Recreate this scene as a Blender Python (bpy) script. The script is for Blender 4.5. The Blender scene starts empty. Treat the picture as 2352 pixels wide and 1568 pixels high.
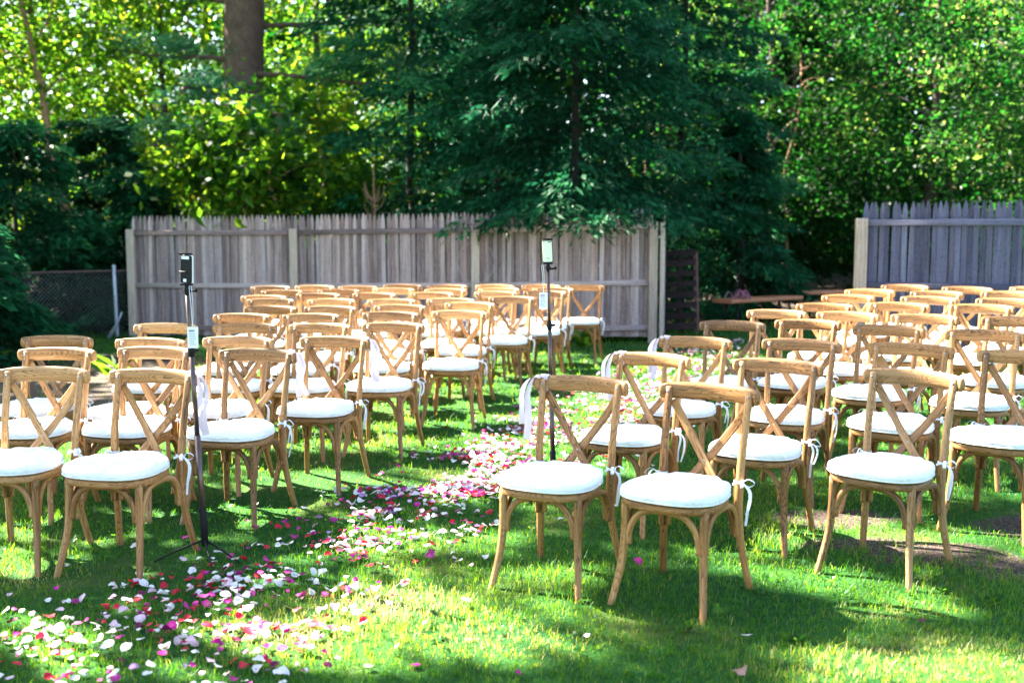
import bpy, math, random
import numpy as np
from mathutils import Vector, Matrix, noise

random.seed(11)
rng = np.random.default_rng(11)
R = math.radians
scene = bpy.context.scene

# ------------------------------------------------------------------ camera
cam_d = bpy.data.cameras.new('camera')
cam = bpy.data.objects.new('camera', cam_d)
scene.collection.objects.link(cam)
cam.location = (0, 0, 1.63)
cam.rotation_euler = (R(90) - math.atan(248.7 / 2485.0), 0, 0)
cam_d.sensor_width = 36.0
cam_d.lens = 36.0 * 2485 / 2352
cam_d.clip_start = 0.05
cam_d.clip_end = 400
cam_d.dof.use_dof = True
cam_d.dof.focus_distance = 5.9
cam_d.dof.aperture_fstop = 1.9
scene.camera = cam

# ------------------------------------------------------------------ sky and sun
SUN_EL = R(43)
SUN_H = Vector((-0.84, 0.54))
SUN_H.normalize()
SUN = Vector((SUN_H.x * math.cos(SUN_EL), SUN_H.y * math.cos(SUN_EL), math.sin(SUN_EL)))
world = bpy.data.worlds.new('World')
scene.world = world
world.use_nodes = True
wn = world.node_tree
wn.nodes.clear()
sky = wn.nodes.new('ShaderNodeTexSky')
sky.sky_type = 'NISHITA'
sky.sun_disc = False
sky.sun_elevation = SUN_EL
sky.sun_rotation = math.atan2(SUN_H.x, SUN_H.y)
sky.air_density = 1.0
sky.dust_density = 1.5
sky.ozone_density = 1.0
bg = wn.nodes.new('ShaderNodeBackground')
bg.inputs['Strength'].default_value = 0.05
wo = wn.nodes.new('ShaderNodeOutputWorld')
wn.links.new(sky.outputs[0], bg.inputs['Color'])
wn.links.new(bg.outputs[0], wo.inputs['Surface'])

sun_d = bpy.data.lights.new('sun', 'SUN')
sun_d.energy = 5.0
sun_d.angle = R(0.55)
sun_d.color = (1.0, 0.93, 0.80)
sun = bpy.data.objects.new('sun', sun_d)
scene.collection.objects.link(sun)
sun.rotation_euler = SUN.to_track_quat('Z', 'Y').to_euler()
sun.location = (-20, 14, 22)

scene.view_settings.view_transform = 'Standard'
scene.view_settings.look = 'None'
scene.view_settings.gamma = 1.0
scene.view_settings.use_curve_mapping = False
scene.view_settings.exposure = 4.0
scene.render.engine = 'CYCLES'
cy = scene.cycles
cy.use_denoising = True
cy.max_bounces = 7
cy.diffuse_bounces = 4
cy.glossy_bounces = 2
cy.transmission_bounces = 4
cy.transparent_max_bounces = 4
cy.sample_clamp_indirect = 6.0
cy.caustics_reflective = False
cy.caustics_refractive = False


# ------------------------------------------------------------------ helpers
def sstep(a, b, x):
    t = min(1.0, max(0.0, (x - a) / (b - a)))
    return t * t * (3 - 2 * t)


def ground_z(x, y):
    yy = min(y, 40.0)
    xx = min(x, 16.0)
    z = 0.008 * max(0.0, yy - 5) + 0.03 * max(0.0, xx - 1)
    return z + 0.006 * noise.noise(Vector((x * 0.9, y * 0.9, 3.1)))


def link(o, parent=None):
    scene.collection.objects.link(o)
    if parent is not None:
        o.parent = parent
    return o


def tag(o, label=None, cat=None, group=None, kind=None):
    if label: o['label'] = label
    if cat: o['category'] = cat
    if group: o['group'] = group
    if kind: o['kind'] = kind
    return o


def empty(name, loc, rz=0.0):
    o = bpy.data.objects.new(name, None)
    o.empty_display_size = 0.1
    link(o)
    o.location = loc
    o.rotation_euler = (0, 0, rz)
    return o


def obj(name, me, parent=None):
    return link(bpy.data.objects.new(name, me), parent)


def copy_tree(o, parent=None):
    c = o.copy()
    scene.collection.objects.link(c)
    c.parent = parent
    for ch in list(o.children):
        copy_tree(ch, c)
    return c


class MB:
    """collects shapes into one mesh; keeps a grain coordinate per vertex"""

    def __init__(self):
        self.v = []; self.f = []; self.g = []; self.m = []

    def add(self, vs, fs, gr=None, mi=0):
        b = len(self.v)
        self.v.extend([tuple(p) for p in vs])
        self.g.extend([tuple(p) for p in (gr if gr is not None else vs)])
        for f in fs:
            self.f.append(tuple(i + b for i in f)); self.m.append(mi)

    def box(self, c, s, rot=None, grain=2, mi=0, taper=0.0):
        vs = []; gr = []
        for dx, dy, dz in ((-1,-1,-1),(1,-1,-1),(1,1,-1),(-1,1,-1),(-1,-1,1),(1,-1,1),(1,1,1),(-1,1,1)):
            k = 1 - taper * (dz > 0)
            p = Vector((dx * s[0] / 2 * k, dy * s[1] / 2 * k, dz * s[2] / 2))
            q = [p.x, p.y, p.z]
            gr.append((q[grain], q[(grain + 1) % 3], q[(grain + 2) % 3]))
            if rot is not None: p = rot @ p
            vs.append(p + Vector(c))
        self.add(vs, [(0,3,2,1),(4,5,6,7),(0,1,5,4),(1,2,6,5),(2,3,7,6),(3,0,4,7)], gr, mi)

    def tube(self, path, ru, rv=None, up=(0, 0, 1), n=10, p=2.0, sub=4, mi=0, dome=True):
        path = [Vector(q) for q in path]
        rv = ru if rv is None else rv
        k = len(path)
        ru = [ru] * k if not isinstance(ru, (list, tuple)) else list(ru)
        rv = [rv] * k if not isinstance(rv, (list, tuple)) else list(rv)
        P = []; U = []; V = []
        for i in range(k - 1):
            p0 = path[max(i - 1, 0)]; p1 = path[i]; p2 = path[i + 1]; p3 = path[min(i + 2, k - 1)]
            ns = sub if k > 2 else 1
            for j in range(ns):
                t = j / ns
                q = 0.5 * ((2 * p1) + (p2 - p0) * t + (2 * p0 - 5 * p1 + 4 * p2 - p3) * t * t
                           + (3 * p1 - p0 - 3 * p2 + p3) * t ** 3)
                P.append(q); U.append(ru[i] * (1 - t) + ru[i + 1] * t); V.append(rv[i] * (1 - t) + rv[i + 1] * t)
        P.append(path[-1]); U.append(ru[-1]); V.append(rv[-1])
        if dome:
            t0 = (P[0] - P[1]).normalized(); t1 = (P[-1] - P[-2]).normalized()
            r0 = min(U[0], V[0]) * 0.5; r1 = min(U[-1], V[-1]) * 0.5
            P.insert(0, P[0] + t0 * r0); U.insert(0, U[0] * .62); V.insert(0, V[0] * .62)
            P.append(P[-1] + t1 * r1); U.append(U[-1] * .62); V.append(V[-1] * .62)
        upv = Vector(up); vs = []; gr = []; fs = []; L = 0.0; m = len(P)
        for i in range(m):
            t = (P[min(i + 1, m - 1)] - P[max(i - 1, 0)]).normalized()
            s = t.cross(upv)
            if s.length < 1e-4: s = t.cross(Vector((0.3, 1, 0)))
            s.normalize(); w = s.cross(t).normalized()
            if i: L += (P[i] - P[i - 1]).length
            for j in range(n):
                a = 2 * math.pi * j / n + (math.pi / n if p > 3 else 0)
                ca, sa = math.cos(a), math.sin(a)
                cu = math.copysign(abs(ca) ** (2 / p), ca) * U[i]
                cv = math.copysign(abs(sa) ** (2 / p), sa) * V[i]
                vs.append(P[i] + s * cu + w * cv); gr.append((L, cu, cv))
        for i in range(m - 1):
            for j in range(n):
                a = i * n + j; b = i * n + (j + 1) % n
                fs.append((a, b, b + n, a + n))
        fs.append(tuple(range(n - 1, -1, -1)))
        fs.append(tuple((m - 1) * n + j for j in range(n)))
        self.add(vs, fs, gr, mi)

    def strip(self, path, width, side=(1, 0, 0), mi=0, sub=4, th=0.0):
        """a thin cloth band along a path"""
        path = [Vector(q) for q in path]; k = len(path); P = []; S = []
        sd = [Vector(s) for s in side] if isinstance(side[0], (list, tuple)) else [Vector(side)] * k
        for i in range(k - 1):
            p0 = path[max(i - 1, 0)]; p1 = path[i]; p2 = path[i + 1]; p3 = path[min(i + 2, k - 1)]
            for j in range(sub):
                t = j / sub
                P.append(0.5 * ((2 * p1) + (p2 - p0) * t + (2 * p0 - 5 * p1 + 4 * p2 - p3) * t * t
                                + (3 * p1 - p0 - 3 * p2 + p3) * t ** 3))
                S.append(sd[i].lerp(sd[i + 1], t))
        P.append(path[-1]); S.append(sd[-1])
        vs = []; fs = []
        for q, s in zip(P, S):
            s = s.normalized() * width / 2
            vs += [q - s, q + s]
        for i in range(len(P) - 1):
            a = 2 * i
            fs.append((a, a + 1, a + 3, a + 2))
        self.add(vs, fs, None, mi)

    def sphere(self, c, r, n=8, mi=0, sc=(1, 1, 1)):
        vs = [(c[0], c[1], c[2] - r * sc[2])]; fs = []; h = n // 2
        for i in range(1, h):
            a = math.pi * i / h
            for j in range(n):
                b = 2 * math.pi * j / n
                vs.append((c[0] + r * sc[0] * math.sin(a) * math.cos(b), c[1] + r * sc[1] * math.sin(a) * math.sin(b),
                           c[2] - r * sc[2] * math.cos(a)))
        vs.append((c[0], c[1], c[2] + r * sc[2])); T = len(vs) - 1
        for j in range(n):
            fs.append((0, 1 + (j + 1) % n, 1 + j)); fs.append((T, T - n + j, T - n + (j + 1) % n))
        for i in range(h - 2):
            for j in range(n):
                a = 1 + i * n + j; b = 1 + i * n + (j + 1) % n
                fs.append((a, b, b + n, a + n))
        self.add(vs, fs, None, mi)

    def mesh(self, name, *mats, smooth=True):
        me = bpy.data.meshes.new(name)
        me.from_pydata(self.v, [], self.f)
        at = me.attributes.new('gr', 'FLOAT_VECTOR', 'POINT')
        at.data.foreach_set('vector', np.array(self.g, dtype=np.float32).ravel())
        for m in mats: me.materials.append(m)
        if len(mats) > 1: me.polygons.foreach_set('material_index', self.m)
        me.polygons.foreach_set('use_smooth', [smooth] * len(self.f))
        me.update()
        return me

    def build(self, name, mat, parent=None, smooth=True):
        return obj(name, self.mesh(name, *(mat if isinstance(mat, (list, tuple)) else (mat,)), smooth=smooth), parent)


def array_mesh(name, V, per, mat, rnd=None, tri_quads=None):
    """V: (N, k, 3) numpy, per: list of polygon index lists within each piece"""
    N, k, _ = V.shape
    me = bpy.data.meshes.new(name)
    me.vertices.add(N * k)
    me.vertices.foreach_set('co', V.astype(np.float32).ravel())
    base = (np.arange(N) * k)[:, None]
    sizes = [len(q) for q in per]
    pat = np.concatenate([np.array(q) for q in per])
    loops = (base + pat[None, :]).astype(np.int32).ravel()
    me.loops.add(len(loops)); me.loops.foreach_set('vertex_index', loops)
    np_ = N * len(per)
    me.polygons.add(np_)
    st = np.concatenate([[0], np.cumsum(sizes)[:-1]])
    starts = (np.arange(N)[:, None] * sum(sizes) + st[None, :]).astype(np.int32).ravel()
    me.polygons.foreach_set('loop_start', starts)
    me.polygons.foreach_set('loop_total', np.tile(np.array(sizes, np.int32), N))
    if rnd is not None:
        at = me.attributes.new('rnd', 'FLOAT', 'FACE')
        at.data.foreach_set('value', np.repeat(rnd, len(per)).astype(np.float32))
    me.materials.append(mat)
    me.update(calc_edges=True)
    me.validate()
    return me


# ------------------------------------------------------------------ materials
def mat_new(name):
    m = bpy.data.materials.new(name); m.use_nodes = True
    nt = m.node_tree; b = nt.nodes['Principled BSDF']
    return m, nt, b


def N(nt, t, **kw):
    n = nt.nodes.new(t)
    for k, v in kw.items(): setattr(n, k, v)
    return n


def ramp(nt, stops, interp='LINEAR'):
    r = N(nt, 'ShaderNodeValToRGB'); cr = r.color_ramp; cr.interpolation = interp
    while len(cr.elements) < len(stops): cr.elements.new(0.5)
    for e, (p, c) in zip(cr.elements, stops):
        e.position = p; e.color = (*c, 1)
    return r


def plain(name, col, rough=0.5, metal=0.0, spec=0.5, var=0.0, scale=30, bump=0.0):
    m, nt, b = mat_new(name)
    b.inputs['Roughness'].default_value = rough
    b.inputs['Metallic'].default_value = metal
    b.inputs['Specular IOR Level'].default_value = spec
    tc = N(nt, 'ShaderNodeTexCoord'); nz = N(nt, 'ShaderNodeTexNoise')
    nz.inputs['Scale'].default_value = scale; nz.inputs['Detail'].default_value = 4
    nt.links.new(tc.outputs['Object'], nz.inputs['Vector'])
    k = var
    r = ramp(nt, [(0.3, tuple(c * (1 - k) for c in col)), (0.7, tuple(min(1, c * (1 + k)) for c in col))])
    nt.links.new(nz.outputs['Fac'], r.inputs[0]); nt.links.new(r.outputs[0], b.inputs['Base Color'])
    if bump:
        bp = N(nt, 'ShaderNodeBump'); bp.inputs['Strength'].default_value = bump; bp.inputs['Distance'].default_value = 0.004
        nt.links.new(nz.outputs['Fac'], bp.inputs['Height']); nt.links.new(bp.outputs[0], b.inputs['Normal'])
    return m


def wood(name, stops, along=2.5, across=55.0, rough=0.5, ring=0.35, bump=0.25, vary=0.25, knots=0.0, satmix=None):
    """grain runs along the piece: reads the mesh's own grain coordinate"""
    m, nt, b = mat_new(name)
    b.inputs['Roughness'].default_value = rough
    b.inputs['Specular IOR Level'].default_value = 0.35
    at = N(nt, 'ShaderNodeAttribute', attribute_name='gr')
    oi = N(nt, 'ShaderNodeObjectInfo')
    off = N(nt, 'ShaderNodeVectorMath', operation='SCALE'); off.inputs[0].default_value = (37.0, 11.0, 23.0)
    nt.links.new(oi.outputs['Random'], off.inputs['Scale'])
    mp = N(nt, 'ShaderNodeVectorMath', operation='MULTIPLY'); mp.inputs[1].default_value = (along, across, across)
    nt.links.new(at.outputs['Vector'], mp.inputs[0])
    ad = N(nt, 'ShaderNodeVectorMath', operation='ADD')
    nt.links.new(mp.outputs[0], ad.inputs[0]); nt.links.new(off.outputs[0], ad.inputs[1])
    n1 = N(nt, 'ShaderNodeTexNoise'); n1.inputs['Scale'].default_value = 1.0; n1.inputs['Detail'].default_value = 5; n1.inputs['Roughness'].default_value = .65
    nt.links.new(ad.outputs[0], n1.inputs['Vector'])
    # growth-ring figure
    mp2 = N(nt, 'ShaderNodeVectorMath', operation='MULTIPLY'); mp2.inputs[1].default_value = (along * 1.1, across * .32, across * .32)
    nt.links.new(at.outputs['Vector'], mp2.inputs[0])
    ad2 = N(nt, 'ShaderNodeVectorMath', operation='ADD')
    nt.links.new(mp2.outputs[0], ad2.inputs[0]); nt.links.new(off.outputs[0], ad2.inputs[1])
    n2 = N(nt, 'ShaderNodeTexNoise'); n2.inputs['Scale'].default_value = .8; n2.inputs['Detail'].default_value = 1.5
    nt.links.new(ad2.outputs[0], n2.inputs['Vector'])
    sc = N(nt, 'ShaderNodeMath', operation='MULTIPLY'); sc.inputs[1].default_value = 26
    nt.links.new(n2.outputs['Fac'], sc.inputs[0])
    fr = N(nt, 'ShaderNodeMath', operation='FRACT'); nt.links.new(sc.outputs[0], fr.inputs[0])
    pw = N(nt, 'ShaderNodeMath', operation='POWER'); pw.inputs[1].default_value = 3.0
    nt.links.new(fr.outputs[0], pw.inputs[0])
    s1 = N(nt, 'ShaderNodeMath', operation='MULTIPLY'); s1.inputs[1].default_value = ring
    nt.links.new(pw.outputs[0], s1.inputs[0])
    s2 = N(nt, 'ShaderNodeMath', operation='SUBTRACT'); nt.links.new(n1.outputs['Fac'], s2.inputs[0]); nt.links.new(s1.outputs[0], s2.inputs[1])
    rv = N(nt, 'ShaderNodeMath', operation='MULTIPLY_ADD'); rv.inputs[1].default_value = vary; rv.inputs[2].default_value = -vary * .5
    nt.links.new(oi.outputs['Random'], rv.inputs[0])
    s3 = N(nt, 'ShaderNodeMath', operation='ADD'); nt.links.new(s2.outputs[0], s3.inputs[0]); nt.links.new(rv.outputs[0], s3.inputs[1])
    r = ramp(nt, stops); nt.links.new(s3.outputs[0], r.inputs[0])
    col = r.outputs[0]
    if knots:
        mp3 = N(nt, 'ShaderNodeVectorMath', operation='MULTIPLY'); mp3.inputs[1].default_value = (3.2, 9, 9)
        nt.links.new(at.outputs['Vector'], mp3.inputs[0])
        ad3 = N(nt, 'ShaderNodeVectorMath', operation='ADD')
        nt.links.new(mp3.outputs[0], ad3.inputs[0]); nt.links.new(off.outputs[0], ad3.inputs[1])
        vo = N(nt, 'ShaderNodeTexVoronoi'); nt.links.new(ad3.outputs[0], vo.inputs['Vector'])
        kr = ramp(nt, [(0.10, (0.16, 0.14, 0.15)), (0.22, (1, 1, 1))]); nt.links.new(vo.outputs['Distance'], kr.inputs[0])
        mx = N(nt, 'ShaderNodeMixRGB', blend_type='MULTIPLY'); mx.inputs[0].default_value = knots
        nt.links.new(col, mx.inputs[1]); nt.links.new(kr.outputs[0], mx.inputs[2]); col = mx.outputs[0]
    tint = N(nt, 'ShaderNodeMixRGB', blend_type='MULTIPLY'); tint.inputs[0].default_value = 1.0
    nt.links.new(col, tint.inputs[1]); nt.links.new(oi.outputs['Color'], tint.inputs[2]); col = tint.outputs[0]
    nt.links.new(col, b.inputs['Base Color'])
    bp = N(nt, 'ShaderNodeBump'); bp.inputs['Strength'].default_value = bump; bp.inputs['Distance'].default_value = 0.002
    nt.links.new(s2.outputs[0], bp.inputs['Height']); nt.links.new(bp.outputs[0], b.inputs['Normal'])
    return m


def foliage(name, stops, trans_stops, mix=0.42, rough=0.55, spec=0.12):
    m, nt, b = mat_new(name)
    at = N(nt, 'ShaderNodeAttribute', attribute_name='rnd')
    r1 = ramp(nt, stops); r2 = ramp(nt, trans_stops)
    nt.links.new(at.outputs['Fac'], r1.inputs[0]); nt.links.new(at.outputs['Fac'], r2.inputs[0])
    b.inputs['Roughness'].default_value = rough; b.inputs['Specular IOR Level'].default_value = spec
    nt.links.new(r1.outputs[0], b.inputs['Base Color'])
    tr = N(nt, 'ShaderNodeBsdfTranslucent'); nt.links.new(r2.outputs[0], tr.inputs['Color'])
    mx = N(nt, 'ShaderNodeMixShader'); mx.inputs[0].default_value = mix
    nt.links.new(b.outputs[0], mx.inputs[1]); nt.links.new(tr.outputs[0], mx.inputs[2])
    nt.links.new(mx.outputs[0], nt.nodes['Material Output'].inputs['Surface'])
    return m


def cloth(name, col, rough=0.8, trans=0.15, scale=14, bump=0.5, dist=0.006):
    m, nt, b = mat_new(name)
    b.inputs['Base Color'].default_value = (*col, 1); b.inputs['Roughness'].default_value = rough
    b.inputs['Specular IOR Level'].default_value = 0.2
    tc = N(nt, 'ShaderNodeTexCoord'); oi = N(nt, 'ShaderNodeObjectInfo')
    ad = N(nt, 'ShaderNodeVectorMath', operation='ADD'); nt.links.new(tc.outputs['Object'], ad.inputs[0]); nt.links.new(oi.outputs['Random'], ad.inputs[1])
    nz = N(nt, 'ShaderNodeTexNoise'); nz.inputs['Scale'].default_value = scale; nz.inputs['Detail'].default_value = 3; nz.inputs['Distortion'].default_value = 1.2
    nt.links.new(ad.outputs[0], nz.inputs['Vector'])
    bp = N(nt, 'ShaderNodeBump'); bp.inputs['Strength'].default_value = bump; bp.inputs['Distance'].default_value = dist
    nt.links.new(nz.outputs['Fac'], bp.inputs['Height']); nt.links.new(bp.outputs[0], b.inputs['Normal'])
    if trans:
        tr = N(nt, 'ShaderNodeBsdfTranslucent'); tr.inputs['Color'].default_value = (*col, 1)
        mx = N(nt, 'ShaderNodeMixShader'); mx.inputs[0].default_value = trans
        nt.links.new(b.outputs[0], mx.inputs[1]); nt.links.new(tr.outputs[0], mx.inputs[2])
        nt.links.new(mx.outputs[0], nt.nodes['Material Output'].inputs['Surface'])
    return m


M_OAK = wood('limed_oak', [(0.06, (0.065, 0.028, 0.008)), (0.30, (0.22, 0.101, 0.031)), (0.5, (0.345, 0.173, 0.060)), (0.72, (0.455, 0.26, 0.108)), (0.95, (0.55, 0.365, 0.185))],
             along=3.0, across=70, ring=0.42, vary=0.30, rough=0.48)
M_FENCE = wood('weathered_fence', [(0.1, (0.10, 0.070, 0.070)), (0.35, (0.23, 0.168, 0.162)), (0.6, (0.36, 0.28, 0.27)), (0.9, (0.48, 0.395, 0.38))],
               along=2.2, across=45, ring=0.22, vary=0.55, rough=0.85, knots=0.9, bump=0.6)
M_POST = wood('fence_post_timber', [(0.1, (0.22, 0.165, 0.13)), (0.4, (0.36, 0.285, 0.23)), (0.8, (0.50, 0.43, 0.36))],
              along=2.2, across=40, ring=0.2, vary=0.3, rough=0.85, knots=0.6, bump=0.5)
M_SHADEFENCE = wood('shade_tinted_fence', [(0.1, (0.028, 0.028, 0.048)), (0.35, (0.060, 0.060, 0.098)), (0.6, (0.092, 0.092, 0.143)), (0.9, (0.15, 0.15, 0.205))],
                along=2.2, across=45, ring=0.22, vary=0.45, rough=0.85, knots=0.85, bump=0.6)  # same weathered wood, with bluish shade painted into its colour
M_PALLET = wood('dark_pallet_wood', [(0.1, (0.012, 0.008, 0.008)), (0.5, (0.035, 0.022, 0.02)), (0.9, (0.07, 0.045, 0.04))], rough=0.9)
M_PSIDE = wood('reddish_pallet_wood', [(0.1, (0.07, 0.03, 0.025)), (0.5, (0.13, 0.06, 0.05)), (0.9, (0.2, 0.10, 0.085))], rough=0.85)
M_BENCH = wood('redwood_plank', [(0.1, (0.22, 0.07, 0.032)), (0.5, (0.42, 0.155, 0.075)), (0.9, (0.54, 0.24, 0.13))], rough=0.5)
M_BARK = wood('grey_brown_bark', [(0.1, (0.028, 0.018, 0.014)), (0.45, (0.085, 0.055, 0.043)), (0.9, (0.17, 0.115, 0.09))], along=4, across=9, ring=0.2, rough=0.95, bump=1.0)
M_TANBARK = wood('tan_bark', [(0.1, (0.12, 0.06, 0.03)), (0.5, (0.26, 0.14, 0.08)), (0.9, (0.38, 0.22, 0.14))], along=3, across=14, ring=0.2, rough=0.9, bump=.7)
M_WHITE = cloth('white_cotton', (0.80, 0.80, 0.78), trans=0.0, scale=13, bump=0.8, dist=0.022)
M_TIE = cloth('white_tape', (0.84, 0.85, 0.86), trans=0.2)
M_LILAC = cloth('pale_lilac_satin', (0.74, 0.64, 0.70), rough=0.42, trans=0.25, scale=25, bump=0.2)
M_STEEL = plain('screw_steel', (0.30, 0.29, 0.29), rough=0.35, metal=0.9, var=0.1)
M_BLACK = plain('black_plastic', (0.006, 0.006, 0.007), rough=0.6, var=0.15, spec=0.2)
M_BRONZE = plain('bronze_tube', (0.11, 0.075, 0.065), rough=0.32, metal=0.75, var=0.12)
M_RUST = plain('rusty_tube', (0.10, 0.06, 0.055), rough=0.8, metal=0.2, var=0.4, scale=20)
M_DBARK = plain('dark_bark', (0.014, 0.010, 0.008), rough=0.95, var=0.5, scale=14, bump=0.8)
M_GALV = plain('galvanised_tube', (0.36, 0.40, 0.47), rough=0.55, metal=0.35, var=0.2, scale=12)
M_WIRE = plain('chain_wire', (0.24, 0.25, 0.25), rough=0.6, metal=0.3, var=0.2)
M_PAPER = plain('tag_card', (0.80, 0.80, 0.78), rough=0.7, var=0.03)
M_INK = plain('tag_ink', (0.16, 0.16, 0.17), rough=0.7, var=0.1)
M_CREAM = plain('cream_phone_shell', (0.66, 0.68, 0.48), rough=0.35, var=0.05, scale=8)
M_PINK = cloth('pink_ribbon', (0.62, 0.26, 0.36), trans=0.15)
M_ROSE = cloth('blush_ribbon', (0.78, 0.50, 0.58), trans=0.15)

# leaves: many tones from leaf to leaf
M_BROAD = foliage('broad_leaf', [(0.0, (0.002, 0.018, 0.005)), (0.45, (0.006, 0.042, 0.006)), (0.8, (0.022, 0.080, 0.006)), (1.0, (0.08, 0.13, 0.010))],
                  [(0.0, (0.06, 0.22, 0.012)), (0.5, (0.16, 0.38, 0.015)), (0.85, (0.34, 0.50, 0.02)), (1.0, (0.55, 0.50, 0.04))], mix=0.5)
M_WOODS = foliage('woodland_leaf', [(0.0, (0.002, 0.015, 0.003)), (0.5, (0.006, 0.042, 0.006)), (0.85, (0.035, 0.085, 0.010)), (1.0, (0.16, 0.14, 0.045))],
                  [(0.0, (0.004, 0.07, 0.008)), (0.5, (0.03, 0.18, 0.016)), (0.85, (0.22, 0.38, 0.05)), (1.0, (0.5, 0.4, 0.14))], mix=0.42)
M_NEEDLE = foliage('evergreen_spray', [(0.0, (0.001, 0.014, 0.007)), (0.4, (0.002, 0.034, 0.012)), (0.75, (0.006, 0.080, 0.028)), (1.0, (0.03, 0.16, 0.040))],
                   [(0.0, (0.006, 0.06, 0.03)), (0.6, (0.012, 0.11, 0.05)), (1.0, (0.05, 0.22, 0.05))], mix=0.25)
M_PINE = foliage('pine_needle', [(0.0, (0.015, 0.10, 0.045)), (0.6, (0.06, 0.24, 0.11)), (1.0, (0.22, 0.40, 0.20))],
                 [(0.0, (0.02, 0.11, 0.045)), (0.6, (0.05, 0.19, 0.08)), (1.0, (0.16, 0.30, 0.12))], mix=0.25)
M_GRASS = foliage('lawn_grass', [(0.0, (0.002, 0.046, 0.007)), (0.35, (0.009, 0.110, 0.009)), (0.6, (0.052, 0.165, 0.008)), (0.8, (0.18, 0.175, 0.028)), (1.0, (0.42, 0.33, 0.14))],
                  [(0.0, (0.03, 0.18, 0.006)), (0.4, (0.12, 0.32, 0.008)), (0.65, (0.32, 0.44, 0.018)), (0.85, (0.46, 0.44, 0.08)), (1.0, (0.6, 0.5, 0.25))], mix=0.5, rough=0.45, spec=0.35)
M_DRY = foliage('dry_twig', [(0.0, (0.12, 0.07, 0.05)), (1.0, (0.30, 0.20, 0.14))], [(0.0, (0.1, 0.05, 0.03)), (1.0, (0.2, 0.12, 0.07))], mix=0.15)


def petal_mat(name, c0, c1, trans):
    m, nt, b = mat_new(name)
    b.inputs['Roughness'].default_value = 0.55; b.inputs['Specular IOR Level'].default_value = 0.25
    at = N(nt, 'ShaderNodeAttribute', attribute_name='gr')
    ln = N(nt, 'ShaderNodeVectorMath', operation='LENGTH'); nt.links.new(at.outputs['Vector'], ln.inputs[0])
    r = ramp(nt, [(0.0, c1), (0.016, c0), (0.028, tuple(c * .92 for c in c0))]); nt.links.new(ln.outputs['Value'], r.inputs[0])
    nt.links.new(r.outputs[0], b.inputs['Base Color'])
    tr = N(nt, 'ShaderNodeBsdfTranslucent'); nt.links.new(r.outputs[0], tr.inputs['Color'])
    mx = N(nt, 'ShaderNodeMixShader'); mx.inputs[0].default_value = trans
    nt.links.new(b.outputs[0], mx.inputs[1]); nt.links.new(tr.outputs[0], mx.inputs[2])
    nt.links.new(mx.outputs[0], nt.nodes['Material Output'].inputs['Surface'])
    return m


PETAL = [('white', petal_mat('white_petal', (0.80, 0.74, 0.70), (0.80, 0.70, 0.62), .3)),
         ('blush pink', petal_mat('blush_petal', (0.74, 0.46, 0.54), (0.78, 0.62, 0.60), .3)),
         ('magenta', petal_mat('magenta_petal', (0.42, 0.010, 0.20), (0.50, 0.04, 0.24), .25)),
         ('crimson', petal_mat('crimson_petal', (0.46, 0.006, 0.03), (0.50, 0.02, 0.04), .25)),
         ('dark plum', petal_mat('plum_petal', (0.13, 0.006, 0.055), (0.18, 0.01, 0.07), .2)),
         ('mauve', petal_mat('mauve_petal', (0.42, 0.20, 0.46), (0.56, 0.36, 0.52), .3))]

# lawn soil: thatch, mown green and bare earth mixed by its own wear mask
def ground_mat():
    m, nt, b = mat_new('lawn_soil')
    b.inputs['Roughness'].default_value = 0.95; b.inputs['Specular IOR Level'].default_value = 0.15
    tc = N(nt, 'ShaderNodeTexCoord')
    n1 = N(nt, 'ShaderNodeTexNoise'); n1.inputs['Scale'].default_value = 1.3; n1.inputs['Detail'].default_value = 6
    n2 = N(nt, 'ShaderNodeTexNoise'); n2.inputs['Scale'].default_value = 60; n2.inputs['Detail'].default_value = 5
    for n in (n1, n2): nt.links.new(tc.outputs['Object'], n.inputs['Vector'])
    r1 = ramp(nt, [(0.3, (0.004, 0.042, 0.006)), (0.55, (0.018, 0.070, 0.008)), (0.75, (0.09, 0.095, 0.025))]); nt.links.new(n1.outputs['Fac'], r1.inputs[0])
    r2 = ramp(nt, [(0.3, (0.022, 0.015, 0.012)), (0.55, (0.060, 0.043, 0.034)), (0.75, (0.15, 0.11, 0.085))]); nt.links.new(n2.outputs['Fac'], r2.inputs[0])
    at = N(nt, 'ShaderNodeAttribute', attribute_name='bare')
    ad = N(nt, 'ShaderNodeMath', operation='MULTIPLY_ADD'); ad.inputs[1].default_value = 0.6; 
    nt.links.new(n2.outputs['Fac'], ad.inputs[0]); nt.links.new(at.outputs['Fac'], ad.inputs[2])
    st = ramp(nt, [(0.62, (0, 0, 0)), (0.85, (1, 1, 1))]); nt.links.new(ad.outputs[0], st.inputs[0])
    mx = N(nt, 'ShaderNodeMixRGB'); nt.links.new(st.outputs[0], mx.inputs[0]); nt.links.new(r1.outputs[0], mx.inputs[1]); nt.links.new(r2.outputs[0], mx.inputs[2])
    nt.links.new(mx.outputs[0], b.inputs['Base Color'])
    bp = N(nt, 'ShaderNodeBump'); bp.inputs['Strength'].default_value = 0.8; bp.inputs['Distance'].default_value = 0.02
    nt.links.new(n2.outputs['Fac'], bp.inputs['Height']); nt.links.new(bp.outputs[0], b.inputs['Normal'])
    return m


M_GROUND = ground_mat()

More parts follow.
